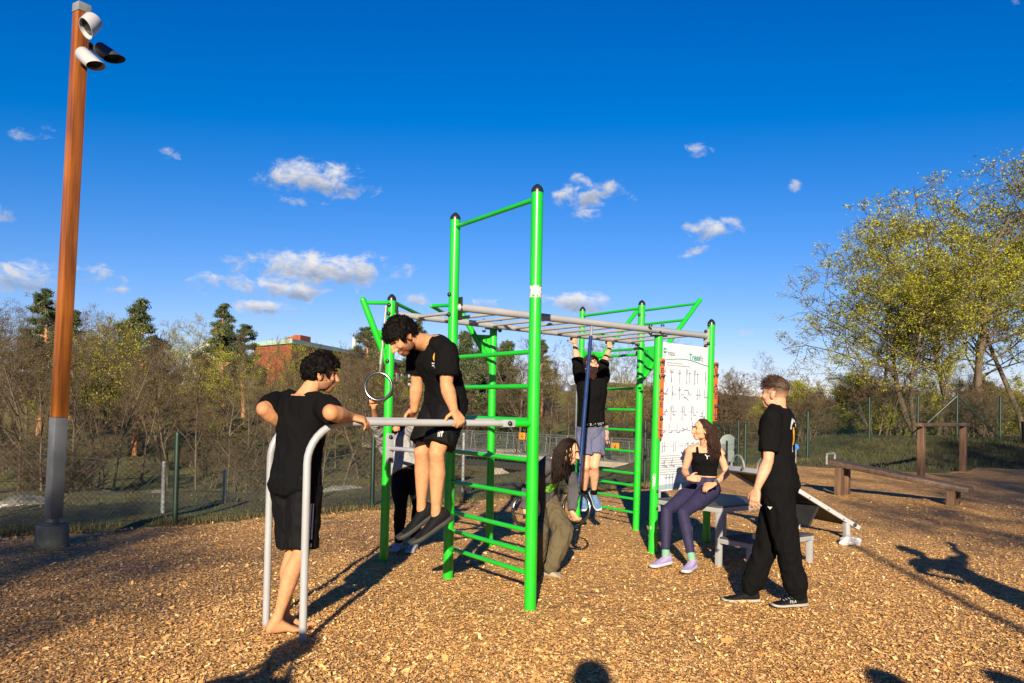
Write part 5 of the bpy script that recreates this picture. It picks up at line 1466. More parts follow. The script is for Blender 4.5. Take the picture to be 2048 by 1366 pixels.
def shoe(o, a, toe, up, upper, sole, lace, L_=.285, k=1.0, sole_h=.026, name='shoe', low=0.0, heel=.07):
    """a: ankle joint"""
    a = Vector(a); t = Vector(toe).normalized(); u = Vector(up); u = (u - t * t.dot(u)).normalized(); l = u.cross(t)
    b = -.088; s_ = L_ / .285
    def sec(x, hw, z0, z1, p=2.5): return ringpts(a + t * (x * s_ * k) + u * ((z0 + z1) / 2 * k), l, u, hw * k, (z1 - z0) / 2 * k, 18, p)
    mb = MB(); z0 = b + sole_h * .6
    mb.loft([sec(-heel, .02, z0, -.02), sec(-.06, .033, z0, .012 - low), sec(-.03, .038, z0, .02 - low), (sec(.01, .038, z0, .008 - low)), sec(.05, .039, z0, -.012 - low * .6), sec(.09, .043, z0, -.03), sec(.13, .047, z0, -.042), sec(.165, .046, z0, -.05), sec(.19, .038, z0, -.057), sec(.208, .02, z0, -.065)])
    sh = solid(mb, name, upper, o, .0065 * k, 2, .0015, 40)
    mb = MB(); h2 = b + sole_h
    mb.loft([sec(-.078, .02, b + .008, h2 + .004, 3), sec(-.066, .036, b, h2 + .004, 4), (sec(-.02, .041, b, h2, 4)), sec(.04, .039, b, h2, 4), sec(.1, .047, b, h2, 4), sec(.15, .051, b, h2, 4), sec(.185, .044, b + .003, h2 + .002, 4), sec(.205, .032, b + .008, h2 + .004, 4), sec(.217, .015, b + .014, h2 + .006, 3)])
    so_ = mb.build('sole', sole, sh, sharp=50)
    mb = MB()
    for i_ in range(5):
        x = .035 + i_ * .02; zt = np.interp(x, [.03, .05, .09, .13], [-.0, -.012 - low * .3, -.03, -.042]) + .003
        mb.tube([a + t * (x * s_ * k) + l * (.02 * k) + u * ((zt - .008) * k), a + t * ((x + .006) * s_ * k) + u * (zt * k), a + t * (x * s_ * k) - l * (.02 * k) + u * ((zt - .008) * k)], .0028 * k, 6)
    mb.build('laces', lace, sh)
    return sh

def decal(o, V2, F2, origin, X, Y, mat, name, cast, sub=True, lift=.004, parent=None):
    """print wrapped on the cloth: every vertex is pushed along cast onto the surface"""
    me = o.data; off = Vector((0, 0, 0)); q = o
    while q is not None: off = off + LOC.get(q.name, Vector((0, 0, 0))); q = q.parent
    bvh = BVHTree.FromPolygons([v.co + off for v in me.vertices], [tuple(p.vertices) for p in me.polygons])
    cast = Vector(cast).normalized(); X = Vector(X).normalized(); Y = Vector(Y).normalized(); origin = Vector(origin)
    bm = bmesh.new(); vs = [bm.verts.new((p[0], p[1], 0)) for p in V2]
    for q in F2:
        try: bm.faces.new([vs[i_] for i_ in q])
        except ValueError: pass
    if sub: bmesh.ops.triangulate(bm, faces=bm.faces); bmesh.ops.subdivide_edges(bm, edges=bm.edges, cuts=3, use_grid_fill=True)
    bm.verts.ensure_lookup_table(); bm.verts.index_update()
    W_ = []; okk = []
    for v in bm.verts:
        p = origin + X * v.co.x + Y * v.co.y; h = bvh.ray_cast(p - cast * .5, cast)
        if h[0] is None: W_.append(p); okk.append(False)
        else: W_.append(h[0] - cast * lift); okk.append(True)
    mb = MB(); mb.add(W_, [tuple(v.index for v in fc.verts) for fc in bm.faces if all(okk[v.index] for v in fc.verts)]); bm.free()
    if mb.f: return mb.build(name, mat, parent or o, smooth=False)

def disc(r_, n=20, ry=None):
    ry = ry or r_; return [(0, 0)] + [(r_ * math.cos(2 * math.pi * i_ / n), ry * math.sin(2 * math.pi * i_ / n)) for i_ in range(n)], [(0, i_ + 1, (i_ + 1) % n + 1) for i_ in range(n)]

def start(B):
    mb = MB(); mb.origin = B.o; return mb
def person(B, mb, label, skin, beard=0, vox=.0055, it=3, lips=(1, .62, .58), group=None, scalp=None):
    o = solid(mb, 'person', MAT['skin'], None, vox, it); o.location = B.o; LOC[o.name] = B.o.copy()
    tag(o, label, 'person', group); tint_body(o, B, skin, beard, lips, scalp); return o
def garment(B, o, build, name, mat, vox=.0075, it=3, wr=.006, wscale=9, seed=0):
    mb = MB(); build(mb); return solid(mb, name, mat, o, vox, it, wr, wscale, seed)
def tee(B, hem=-.05, sleeve=.62, off=.017, so=.014, send=.012, collar=1.0, flare=.03, sides='LR'):
    def f(mb):
        B.torso(mb, hem, collar, off, flare); B.yoke(mb, off * .8)
        for sd in sides: B.arm(mb, sd, 0, sleeve, so, send)
    return f
def shorts(B, waist=.16, hem=.85, off=.02, r0=.112, r1=.118):
    def f(mb):
        B.torso(mb, -.2, waist, off)
        for sd in 'LR': B.leg(mb, sd, 0, hem, 0, prof=([(0, r0), (.3, r0), (.7, (r0 + r1) / 2 * .98), (1, r1)], [(0, .07), (1, .05)]), flat_end=True)
    return f
def trousers(B, prof, waist=.16, off=.018, t1=1.97):
    def f(mb):
        B.torso(mb, -.2, waist, off)
        for sd in 'LR': B.leg(mb, sd, 0, t1, 0, prof=prof)
    return f
OLIVE_SKIN, FAIR, TAN = (.52, .27, .15), (.62, .35, .24), (.47, .225, .115)
# ------------------------------------------------------------------ the group
V3 = Vector
def setj(B, **kw):
    for k_, v_ in kw.items(): B.J[k_] = Vector(v_)
TANW = (.41, .2, .097); FAIRW = (.47, .26, .16); OLV = (.4, .195, .093)

# --- man leaning on the bars, back to the viewer
B = Body(gnd(560, 1262), at(592, 968, 5.3), at(606, 793, 5.3), (.55, .83, 0), (.45, .89, 0), sw=.19); B.am = 1.2
h = B.fc
setj(B, elR=at(662, 826, 4.99), wrR=at(700, 833, 5.2), elL=at(528, 818, 5.24), wrL=at(582, 860, 5.42), knR=at(602, 1105, 5.22), knL=at(588, 1100, 5.4), anR=at(553, 1241, 5.2), anL=at(568, 1230, 5.4))
mb = start(B); B.torso(mb); B.yoke(mb)
for sd in 'LR': B.arm(mb, sd); B.leg(mb, sd); B.foot(mb, sd, (.86, .5, -.03))
B.head(mb, at(643, 750, 5.36), (.95, .3, -.08))
B.hand(mb, 'R', V3((.55, .25, -.12)), V3((.1, .45, -.9)), ((18, 22, 15), (26, 30, 20), (34, 36, 20), (40, 40, 25)), .12, (.75, .35))
B.hand(mb, 'L', V3((.8, .5, -.1)), V3((0, 0, -1)), (30, 35, 20))
man1 = person(B, mb, 'man in black t-shirt and shorts leaning barefoot on the dip bars, back to the viewer', OLV, .75)
face_parts(man1, B)
hair_cap(man1, B, MAT['hairblack'], .0125, .025, .055, -.082, -.01, 620, 3, top=.4, front_push=.8, strand=.022, ns=1000)
garment(B, man1, tee(B, -.11, .86, .019, .016, .012, flare=.02), 't_shirt', MAT['blackcloth'], wr=.009, wscale=8)
sh_ = garment(B, man1, shorts(B, .12, .93, .024, .112, .112), 'shorts', MAT['blacknylon'], wr=.009, wscale=8, seed=4)
for i_ in range(3):
    a, b = B.J['hipR'], B.J['knR']
    decal(sh_, *strokes([[(0, .03 - .0), (0, .30)]], .009), b + (b - a) * 0 + V3((.055 + i_ * .016, -.1, .02)), (1, 0, 0), (a - b).normalized(), MAT['decal_white'], 'stripe', (-.25, 1, 0), True)

# --- man holding himself up on the dip bars
B = Body(at(880, 830, 5.9), at(890, 815, 5.95), at(861, 681, 5.8), (-.84, -.55, .0), (-.8, -.6, 0), sw=.195, k=1.04, bend=V3((.84, .55, 0)) * .035)
B.am = 1.08
qn, qf = barpt(NEARBAR, 904), barpt(FARBAR, 824)
setj(B, wrL=qn + V3((.012, .0, .085)), wrR=qf + V3((.012, .02, .085)), elL=at(893, 770, 5.64), elR=at(834, 768, 6.02), knL=at(873, 906, 5.74), knR=at(843, 904, 5.92), anL=at(872, 1028, 5.8), anR=at(843, 1018, 6.0))
mb = start(B); B.torso(mb); B.yoke(mb)
for sd in 'LR': B.arm(mb, sd); B.leg(mb, sd)
B.head(mb, at(803, 675, 5.66), (-.56, -.38, -.74), (-.5, -.3, .75))
for sd, g in (('L', 1), ('R', -1)):
    side = (hd.cross(UP)) * g                                      # across the bar, outwards
    B.hand(mb, sd, V3(side) * .75 - UP * .5, -side * .5 - UP * .75, ((42, 62, 42),) * 4, .02, (.1, .7), tcurl=30)
man2 = person(B, mb, 'bearded man in black t-shirt and shorts holding himself up on the dip bars, looking down', OLV, .9)
face_parts(man2, B)
hair_cap(man2, B, MAT['hairblack'], .012, .022, .048, -.07, -.0, 800, 5, top=.3, strand=.02)
ts = garment(B, man2, tee(B, .06, .72, .019, .016, .016, flare=.03), 't_shirt', MAT['blackcloth'], wr=.009, wscale=8, seed=2)
cx = at(845, 722, 5.6); X_ = B.lc * -1; X_ = B.lc
crest = cx
decal(ts, *disc(.021, 20, .03), crest, B.lc, B.up, MAT['decal_yellow'], 'crest', -B.fc)
decal(ts, *strokes([[(-.012, .012), (-.004, -.004), (.006, .014), (.012, -.006)], [(-.008, -.014), (.009, -.016)]], .006), crest, B.lc, B.up, MAT['ink'], 'crest_mark', -B.fc, lift=.004)
decal(ts, *strokes([[(-.03, -.045), (.03, -.045)], [(-.03, -.062), (.052, -.062)]], .009), crest, B.lc, B.up, MAT['decal_white'], 'crest_text', -B.fc)
sh_ = garment(B, man2, shorts(B, .2, .84, .024, .115, .112), 'shorts', MAT['blacknylon'], wr=.009, wscale=8, seed=6)
decal(sh_, *strokes([[(-.03, -.02), (-.024, .02)], [(-.012, -.02), (-.008, .018), (.0, .01)], [(.008, -.018), (.012, .02), (.024, .012), (.012, .002)]], .007), at(884, 868, 5.6), (.8, -.6, 0), UP, MAT['decal_white'], 'small_logo', (-.2, 1, 0))
for sd, tv in (('L', (-.74, -.36, -.48)), ('R', (-.72, -.36, -.52))):
    shoe(man2, B.J['an' + sd], tv, UP, MAT['shoeblack'], MAT['soleblack'], MAT['shoeblack'], .3, 1.18, .034)

# --- person in pale grey behind the near post
B = Body(gnd(812, 1104), at(813, 942, 8.25), at(795, 874, 8.45), (-.2, -1, 0), (-.25, -1, 0), sw=.165, k=.93, female=True)
setj(B, elR=at(753, 846, 8.05), wrR=at(747, 815, 7.8), elL=at(824, 852, 8.2), wrL=at(831, 818, 8.05), knR=at(801, 1012, 8.1), knL=at(838, 1010, 8.2), anR=at(797, 1083, 8.3), anL=at(828, 1086, 8.3))
mb = start(B); B.torso(mb); B.yoke(mb)
for sd in 'LR': B.arm(mb, sd); B.leg(mb, sd)
B.head(mb, at(795, 858, 8.5), (-.1, -.55, .8), (0, .8, .5))
B.hand(mb, 'R', V3((-.12, -.2, 1)), V3((.2, -1, 0)), ((70, 75, 50),) * 4, .02, (.3, .6))
B.hand(mb, 'L', V3((0, -.2, 1)), V3((.2, -1, 0)), ((70, 75, 50),) * 4, .02)
p3_ = person(B, mb, 'person in pale grey sweatshirt hanging back from a raised ring behind the green post', TANW)
locks(p3_, B, MAT['hairblack'], 260, .2, 4, lambda q, t: V3((0, -.5, -.8)), zmin=-.06, ymax=.12, r_=.005)
garment(B, p3_, lambda m_: (B.torso(m_, -.03, 1.0, .03, .02), B.yoke(m_, .022), B.arm(m_, 'R', 0, 1.15, .022, .01), B.arm(m_, 'L', 0, 1.2, .022, .01)), 'sweatshirt', MAT['palegrey'], wr=.012, wscale=9)
garment(B, p3_, trousers(B, ([(0, .112), (.5, .1), (1, .07)], [(0, .07), (.35, .07), (1, .045)])), 'leggings', MAT['blacknylon'], wr=.004)
for sd in 'LR': shoe(p3_, B.J['an' + sd], (-.2, -1, 0), UP, MAT['solepale'], MAT['solepale'], MAT['lace'], .26, .93)

# --- woman crouching with the rings
B = Body(gnd(1100, 1150), at(1080, 1000, 7.5), at(1112, 925, 7.22), (.72, -.68, 0), (.6, -.78, 0), sw=.165, k=.95, female=True, bend=V3((-.3, .3, .8)) * .05)
RC1 = at(1153, 1016, 7.32); RC2 = at(1052, 1020, 7.0)
setj(B, elL=at(1148, 980, 7.36), wrL=at(1144, 1024, 7.3), elR=at(1056, 975, 7.0), wrR=at(1050, 1022, 6.98), knL=at(1127, 1062, 7.22), anL=at(1099, 1138, 7.22), knR=at(1076, 1066, 7.0), anR=at(1066, 1150, 7.12))
mb = start(B); B.torso(mb); B.yoke(mb)
for sd in 'LR': B.arm(mb, sd); B.leg(mb, sd)
B.head(mb, at(1138, 903, 7.06), (.86, -.34, -.32), (.25, -.1, .95))
B.hand(mb, 'L', V3((.45, -.1, -.85)), V3((.5, .5, .2)), ((50, 60, 40), (50, 60, 40), (45, 55, 40), (40, 50, 40)), .05, (.5, .5))
B.hand(mb, 'R', V3((.1, -.1, -1)), V3((.8, .5, 0)), ((60, 70, 50),) * 4, .03)
p4_ = person(B, mb, 'long-haired woman in charcoal top and olive trousers crouching between two rings', FAIRW, lips=(1, .55, .55))
face_parts(p4_, B)
locks(p4_, B, MAT['hairdark'], 800, .3, 9, lambda q, t: V3((-.05 - .5 * (t < .3), -.1, -1)), wave=.014, r_=.0042, spread=.05, ymax=-.005, zmin=-.05)
sw_ = garment(B, p4_, lambda m_: (B.torso(m_, .0, 1.0, .022, .02), B.yoke(m_, .018), B.arm(m_, 'R', 0, 1.93, .018, .0), B.arm(m_, 'L', 0, 1.93, .018, .0)), 'long_sleeved_shirt', MAT['greyshirt'], wr=.01, wscale=10)
gp_ = B.spine(.5) + B.ax(.5)[1] * .2 - B.ax(.5)[0] * .02
decal(sw_, *strokes([[(-.055, -.05), (-.045, .05)], [(-.035, -.06), (-.015, .075)], [(-.01, -.07), (.012, .085)], [(.015, -.07), (.035, .07)], [(.042, -.05), (.058, .04)]], .03), gp_, B.ax(.5)[0], B.ax(.5)[2], MAT['decal_green'], 'green_print', -B.ax(.5)[1])
decal(sw_, *strokes([[(-.06, -.03), (-.02, .03), (.0, -.04)], [(.02, .04), (.04, -.02), (.07, .02)], [(-.05, .05), (-.01, .075)]], .008), gp_, B.ax(.5)[0], B.ax(.5)[2], MAT['ink'], 'print_lines', -B.ax(.5)[1], lift=.004)
decal(sw_, *strokes([[(-.03, .06), (.01, .08), (.03, .07)], [(-.02, .045), (.015, .055)]], .012), gp_, B.ax(.5)[0], B.ax(.5)[2], MAT['decal_white'], 'print_highlight', -B.ax(.5)[1], lift=.005)
garment(B, p4_, trousers(B, ([(0, .115), (.5, .105), (1, .098)], [(0, .098), (.4, .098), (.8, .088), (1, .075)]), off=.024, t1=1.93), 'trousers', MAT['olive'], wr=.012, wscale=9)
for sd in 'LR': shoe(p4_, B.J['an' + sd], (.86, -.5, 0), UP, MAT['shoebeige'], MAT['solewhite'], MAT['lace'], .26, .95)
mb = MB(); mb.torus(B.J['wrL'] + (B.J['elL'] - B.J['wrL']).normalized() * .012, B.J['elL'] - B.J['wrL'], .032, .004, 20, 6); mb.build('bracelet', MAT['black'], p4_)

# --- man hanging from the monkey bars
hl, hr = rc.lerp(rd, .877), rc.lerp(rd, .716)
B = Body(at(1182, 868, 9.6), at(1182, 866, 9.62), at(1184, 752, 9.5), (.3, -.95, 0), (.38, -.92, 0), sw=.165, k=.97)
B.J['shL'] += UP * .03; B.J['shR'] += UP * .03
setj(B, wrR=at(1150, 690, hr.y - .06), elR=at(1155, 724, 9.3), wrL=at(1219, 697, hl.y - .06), elL=at(1206, 732, 9.45), knR=at(1171, 933, 9.5), knL=at(1189, 931, 9.52), anR=at(1168, 986, 9.72), anL=at(1188, 986, 9.72))
mb = start(B); B.torso(mb); B.yoke(mb)
for sd in 'LR': B.arm(mb, sd); B.leg(mb, sd)
B.head(mb, at(1183, 733, 9.38), (.35, -.78, .5), (-.1, .4, .9))
for sd in 'LR': B.hand(mb, sd, V3((0, .15, 1)), V3((-.64, .77, 0)) , ((65, 75, 50),) * 4, .02, (.5, 1.9))
p5_ = person(B, mb, 'man in black top and slate blue shorts hanging by both hands from the monkey bars', FAIRW)
face_parts(p5_, B, glasses=True)
hair_cap(p5_, B, MAT['hairlight'], .012, .02, .055, -.05, .0, 420, 8, top=.4)
garment(B, p5_, lambda m_: (B.torso(m_, .13, 1.0, .018, .02), B.yoke(m_, .014), B.arm(m_, 'R', 0, 1.22, .021, .002), B.arm(m_, 'L', 0, 1.15, .021, .002)), 't_shirt', MAT['blackcloth'], wr=.007)
sh_ = garment(B, p5_, shorts(B, .17, .68, .022, .105, .122), 'shorts', MAT['slate'], wr=.01, wscale=10)
wb = garment(B, p5_, lambda m_: B.torso(m_, .155, .215, .024), 'waistband', MAT['blacknylon'], vox=.006, it=1, wr=0)
decal(wb, *text_mesh('LACOSTE', .036), B.spine(.186) + B.lp * .045 + B.fp * .2, B.lp, B.up, MAT['decal_white'], 'lettering', -B.fp, lift=.003)
decal(wb, *text_mesh('STE', .036), B.spine(.186) - B.lp * .075 + B.fp * .2, B.lp, B.up, MAT['decal_white'], 'lettering', -B.fp, lift=.003)
for sd in 'LR':
    shoe(p5_, B.J['an' + sd], (.3 if sd == 'L' else -.05, -.55, -.72), UP * .6 - V3((0, .6, 0)), MAT['shoeblue'], MAT['solepale'], MAT['lace'], .28)
    a, b = B.J['kn' + sd], B.J['an' + sd]; mb = MB(); mb.tube([a.lerp(b, .84), a.lerp(b, .92), b], [.04, .041, .041], 16); mb.build('sock', MAT['blackcloth'], p5_)

# --- woman sitting on the platform
B = Body(at(1408, 985, 8.05), at(1408, 978, 8.06), at(1411, 893, 8.05), (-.62, -.78, 0), (-.22, -.97, 0), sw=.158, k=.93, female=True)
setj(B, elR=at(1369, 942, 7.9), wrR=at(1377, 957, 7.72), elL=at(1453, 947, 7.95), wrL=at(1429, 968, 7.77), knR=at(1333, 1022, 7.8), knL=at(1366, 1026, 7.68), anR=at(1331, 1112, 7.7), anL=at(1384, 1120, 7.5))
mb = start(B); B.torso(mb); B.yoke(mb)
for sd in 'LR': B.arm(mb, sd); B.leg(mb, sd)
B.head(mb, at(1402, 860, 7.98), (-.94, -.3, -.02), (.06, 0, 1))
B.hand(mb, 'R', V3((.85, -.2, .05)), V3((.2, .9, -.3)), ((28, 40, 25),) * 4, .03, (.7, .2))
B.hand(mb, 'L', V3((-.88, -.15, -.35)), V3((-.3, .5, -.8)), ((22, 35, 25),) * 4, .04, (.7, .2))
p6_ = person(B, mb, 'smiling woman in black sports top and navy leggings sitting on the platform edge', (.43, .235, .14), lips=(1, .5, .5))
face_parts(p6_, B)
mb = MB(); P_ = B.HP; mb.tube([P_(-.014, .0935, -.063), P_(0, .0965, -.0655), P_(.014, .0935, -.063)], [.0015, .0032, .0015], 6); mb.build('teeth', MAT['eyewhite'], p6_)
locks(p6_, B, MAT['hairbrown'], 950, .34, 21, lambda q, t: V3((.75 * (t < .35) + .06, -.12 if t > .5 else .02, -1)), wave=.011, r_=.004, spread=.06, ymax=.01, zmin=-.04)
tp_ = garment(B, p6_, lambda m_: (B.torso(m_, .33, .86, .012), [m_.capsule([B.spine(.8) + B.lc * (s_ * .07) + B.fc * .09, B.spine(.97) + B.lc * (s_ * .082) + B.fc * .035, B.spine(.86) + B.lc * (s_ * .07) - B.fc * .075], .016, 10) for s_ in (1, -1)],
     [m_.ell(B.spine(.7) + B.lc * (s_ * .062) + B.fc * .078, (.062, .05, .058)) for s_ in (1, -1)]), 'sports_top', MAT['blackcloth'], vox=.006, wr=.003)
ctr = B.spine(.79) + B.fc * .3 + B.lc * .02
decal(tp_, *strokes([[(-.022, .018), (-.004, .0), (.0, -.022)], [(-.004, .0), (.012, .008), (.026, .004)]], .007), ctr, B.lc, B.up, MAT['decal_white'], 'small_logo', -B.fc)
garment(B, p6_, trousers(B, ([(0, .104), (.4, .094), (.8, .07), (1, .064)], [(0, .062), (.3, .064), (.7, .048), (1, .043)]), waist=.3, off=.008, t1=1.82), 'leggings', MAT['navy'], vox=.0065, wr=.003)
for sd, tv in (('R', (-.78, -.55, -.06)), ('L', (-.55, -.82, -.06))):
    shoe(p6_, B.J['an' + sd], tv, UP, MAT['lavender'], MAT['solepale'], MAT['lace'], .28, .97, .034)
    a, b = B.J['kn' + sd], B.J['an' + sd]; mb = MB(); mb.tube([a.lerp(b, .86), a.lerp(b, .93), b], [.037, .037, .038], 16); mb.build('sock', MAT['sockmint'], p6_)
w_ = B.J['wrL']; d_ = (B.J['elL'] - w_).normalized(); mb = MB(); mb.torus(w_ + d_ * .015, d_, .028, .009, 22, 8); wt = mb.build('wristwatch', MAT['black'], p6_)
fn = V3((-.2, -.8, .5)); fn = (fn - d_ * d_.dot(fn)).normalized(); mb = MB(); mb.box(w_ + d_ * .015 + fn * .033, (.034, .036, .01), d_, d_.cross(fn), fn); mb.build('watch_face', MAT['pane'], wt, bevel=.003)
w_ = B.J['wrR']; d_ = (B.J['elR'] - w_).normalized(); mb = MB(); mb.torus(w_ + d_ * .012, d_, .027, .004, 20, 6); mb.build('wristband', MAT['black'], p6_)

# --- man standing on the right
B = Body(gnd(1550, 1205), at(1558, 968, 6.32), at(1556, 818, 6.34), (-.88, .47, 0), (-.85, .52, 0), sw=.185)
setj(B, elL=at(1536, 922, 6.12), wrL=at(1514, 977, 6.02), elR=B.J['shR'] + V3((.0, .06, -.29)), wrR=B.J['shR'] + V3((-.1, .05, -.54)), knL=at(1573, 1086, 6.2), anL=at(1596, 1189, 6.24), knR=at(1534, 1088, 6.4), anR=at(1500, 1181, 6.42))
mb = start(B); B.torso(mb); B.yoke(mb)
for sd in 'LR': B.arm(mb, sd); B.leg(mb, sd)
B.head(mb, at(1549, 788, 6.33), (-.78, .62, .02))
B.hand(mb, 'L', V3((-.22, -.05, -1)), V3((.75, .7, -.1)), ((18, 25, 18), (22, 28, 18), (28, 30, 20), (34, 34, 20)), .05, (.8, .3))
B.hand(mb, 'R', V3((-.2, 0, -1)), V3((0, -1, 0)), (25, 30, 20))
p7_ = person(B, mb, 'man in black t-shirt, trousers and trainers standing with his back turned on the right', (.45, .245, .15), scalp=(.14, .12, .1))
face_parts(p7_, B)
hair_cap(p7_, B, MAT['hairlight'],   .008, .003, .06, .05, .058, 1000, 12, top=2.4, front_push=1.6, lift=.006, curl=0, strand=.038, ns=900, sweep=.5, thick=.0018)
ts = garment(B, p7_, tee(B, -.06, .8, .02, .018, .016, flare=.02), 't_shirt', MAT['blackcloth'], wr=.008, wscale=8, seed=9)
bo = B.spine(.74) - B.fc * .3 + B.lc * .03
decal(ts, *strokes([[(-.06, .0), (-.05, .03), (-.02, .06)], [(.0, .07), (.03, .055)], [(.045, .03), (.06, .0), (.055, -.04)]], .026), bo, -B.lc, UP, MAT['decal_white'], 'back_print', B.fc)
decal(ts, *strokes([[(-.01, -.0), (-.015, -.12)], [(.012, -.02), (.01, -.12)]], .026), bo, -B.lc, UP, MAT['decal_yellow'], 'back_print', B.fc)
decal(ts, *strokes([[(-.005, -.14), (.0, -.175)]], .022), bo, -B.lc, UP, MAT['decal_white'], 'back_print', B.fc)
tr_ = garment(B, p7_, trousers(B, ([(0, .125), (.4, .11), (1, .094)], [(0, .094), (.5, .088), (.82, .092), (.92, .072), (1, .055)]), waist=.14, off=.028, t1=1.95), 'trousers', MAT['blackcloth'], vox=.008, wr=.012, wscale=8, seed=3)
lo_p = at(1560, 1027, 5.9)
decal(tr_, [(-.026, .016), (.026, .016), (0, -.028)], [(0, 1, 2)], lo_p, (1, 0, 0), UP, MAT['decal_white'], 'triangle_logo', (0, 1, 0))
s_r = shoe(p7_, B.J['anL'], (-.97, -.24, 0), UP, MAT['shoeblack'], MAT['solewhite'], MAT['lace'], .3, 1.0, .024, low=.01)
shoe(p7_, B.J['anR'], (-1, -.05, 0), UP, MAT['shoeblack'], MAT['solewhite'], MAT['shoeblack'], .3, 1.0, .024, low=.01)
decal(s_r, *text_mesh('FILA', .03), B.J['anL'] + V3((-.055, -.2, -.045)), (1, .0, .0), (.15, 0, 1), MAT['decal_white'], 'lettering', (0, 1, 0), lift=.002)
mb = MB(); nk = B.neck + B.up * .022; mb.torus(nk + B.fc * .012, B.up - B.fc * .3, .066, .0018, 30, 5); mb.build('necklace', MAT['chrome'], p7_)

# --- bystanders behind the viewer, whose shadows reach into the picture
def bystander(x, y, H, label, arms='cam', turn=0.0, cols=('greyshirt', 'navy')):
    k = H / 1.8; f = V3((math.sin(turn), math.cos(turn), 0))
    B = Body((x, y, 0), (x, y, .95 * k), (x, y, 1.5 * k), f, f, sw=.19, k=k)
    l = B.lc
    for sd, g in (('L', 1), ('R', -1)):
        hp, sh = B.J['hip' + sd], B.J['sh' + sd]
        B.J['kn' + sd] = hp + V3((0, 0, -.44 * k)) + f * .03 + l * (g * .02); B.J['an' + sd] = hp + V3((0, 0, -.86 * k)) + l * (g * .03)
        if arms == 'cam': B.J['el' + sd] = sh + V3((0, 0, -.24 * k)) + f * .1 + l * (g * .1); B.J['wr' + sd] = sh + V3((0, 0, .02)) + f * .2 - l * (g * .06)
        elif arms == 'wave' and sd == 'R': B.J['el' + sd] = sh + V3((.26, 0, .14)); B.J['wr' + sd] = sh + V3((.46, .02, .36))
        elif arms == 'wave': B.J['el' + sd] = sh + V3((-.2, .0, -.2)); B.J['wr' + sd] = sh + V3((-.05, .14, -.36))
        else: B.J['el' + sd] = sh + V3((0, 0, -.29 * k)) + l * (g * .05); B.J['wr' + sd] = sh + V3((0, 0, -.54 * k)) + f * .06 + l * (g * .05)
    mb = start(B); B.torso(mb); B.yoke(mb)
    for sd in 'LR': B.arm(mb, sd); B.leg(mb, sd); B.hand(mb, sd, (B.J['wr' + sd] - B.J['el' + sd]), f if arms != 'cam' else -l * (1 if sd == 'L' else -1), (35, 40, 30))
    B.head(mb, V3((x, y, 1.66 * k)) + f * .02, f)
    o = person(B, mb, label, OLV, vox=.008)
    face_parts(o, B); hair_cap(o, B, MAT['hairbrown'], .014, .016, n=300, seed=int(x * 10) + 50, vox=.008)
    garment(B, o, tee(B), 't_shirt', MAT[cols[0]], vox=.01, wr=.006); garment(B, o, trousers(B, ([(0, .11), (.5, .1), (1, .085)], [(0, .085), (1, .07)])), 'trousers', MAT[cols[1]], vox=.01, wr=.008)
    for sd in 'LR': shoe(o, B.J['an' + sd], f, UP, MAT['shoeblack'], MAT['solewhite'], MAT['lace'])
    return o
bystander(.03, -.42, 1.86, 'photographer in a charcoal t-shirt standing right behind the camera', 'cam')
bystander(-1.72, .05, 1.84, 'onlooker in a pale grey t-shirt standing to the left of the photographer', 'cam', .2, ('palegrey', 'blacknylon'))
bystander(1.72, -.0, 1.7, 'onlooker in an olive t-shirt standing to the right of the photographer', 'down', -.2, ('olive', 'navy'))
bystander(4.0, 4.3, 1.76, 'onlooker in a slate top just outside the right edge with one arm raised', 'wave', 0, ('slate', 'navy'))
bystander(2.42, -.15, 1.76, 'onlooker in a black t-shirt standing farthest right behind the camera', 'down', -.3, ('blackcloth', 'slate'))
pole = thing('flag_pole', 'thin tall metal pole behind the viewer casting a long straight shadow', 'pole', (2.35, -8.1, 0))
mb = MB(); mb.tube([V3((2.35, -8.1, -.1)), V3((2.35, -8.1, 3)), V3((2.35, -8.1, 6.2))], [.06, .055, .05], 16); mb.build('shaft', MAT['steel'], pole)
mb = MB(); mb.ell((2.35, -8.1, 6.22), .06); mb.build('finial', MAT['steel'], pole)
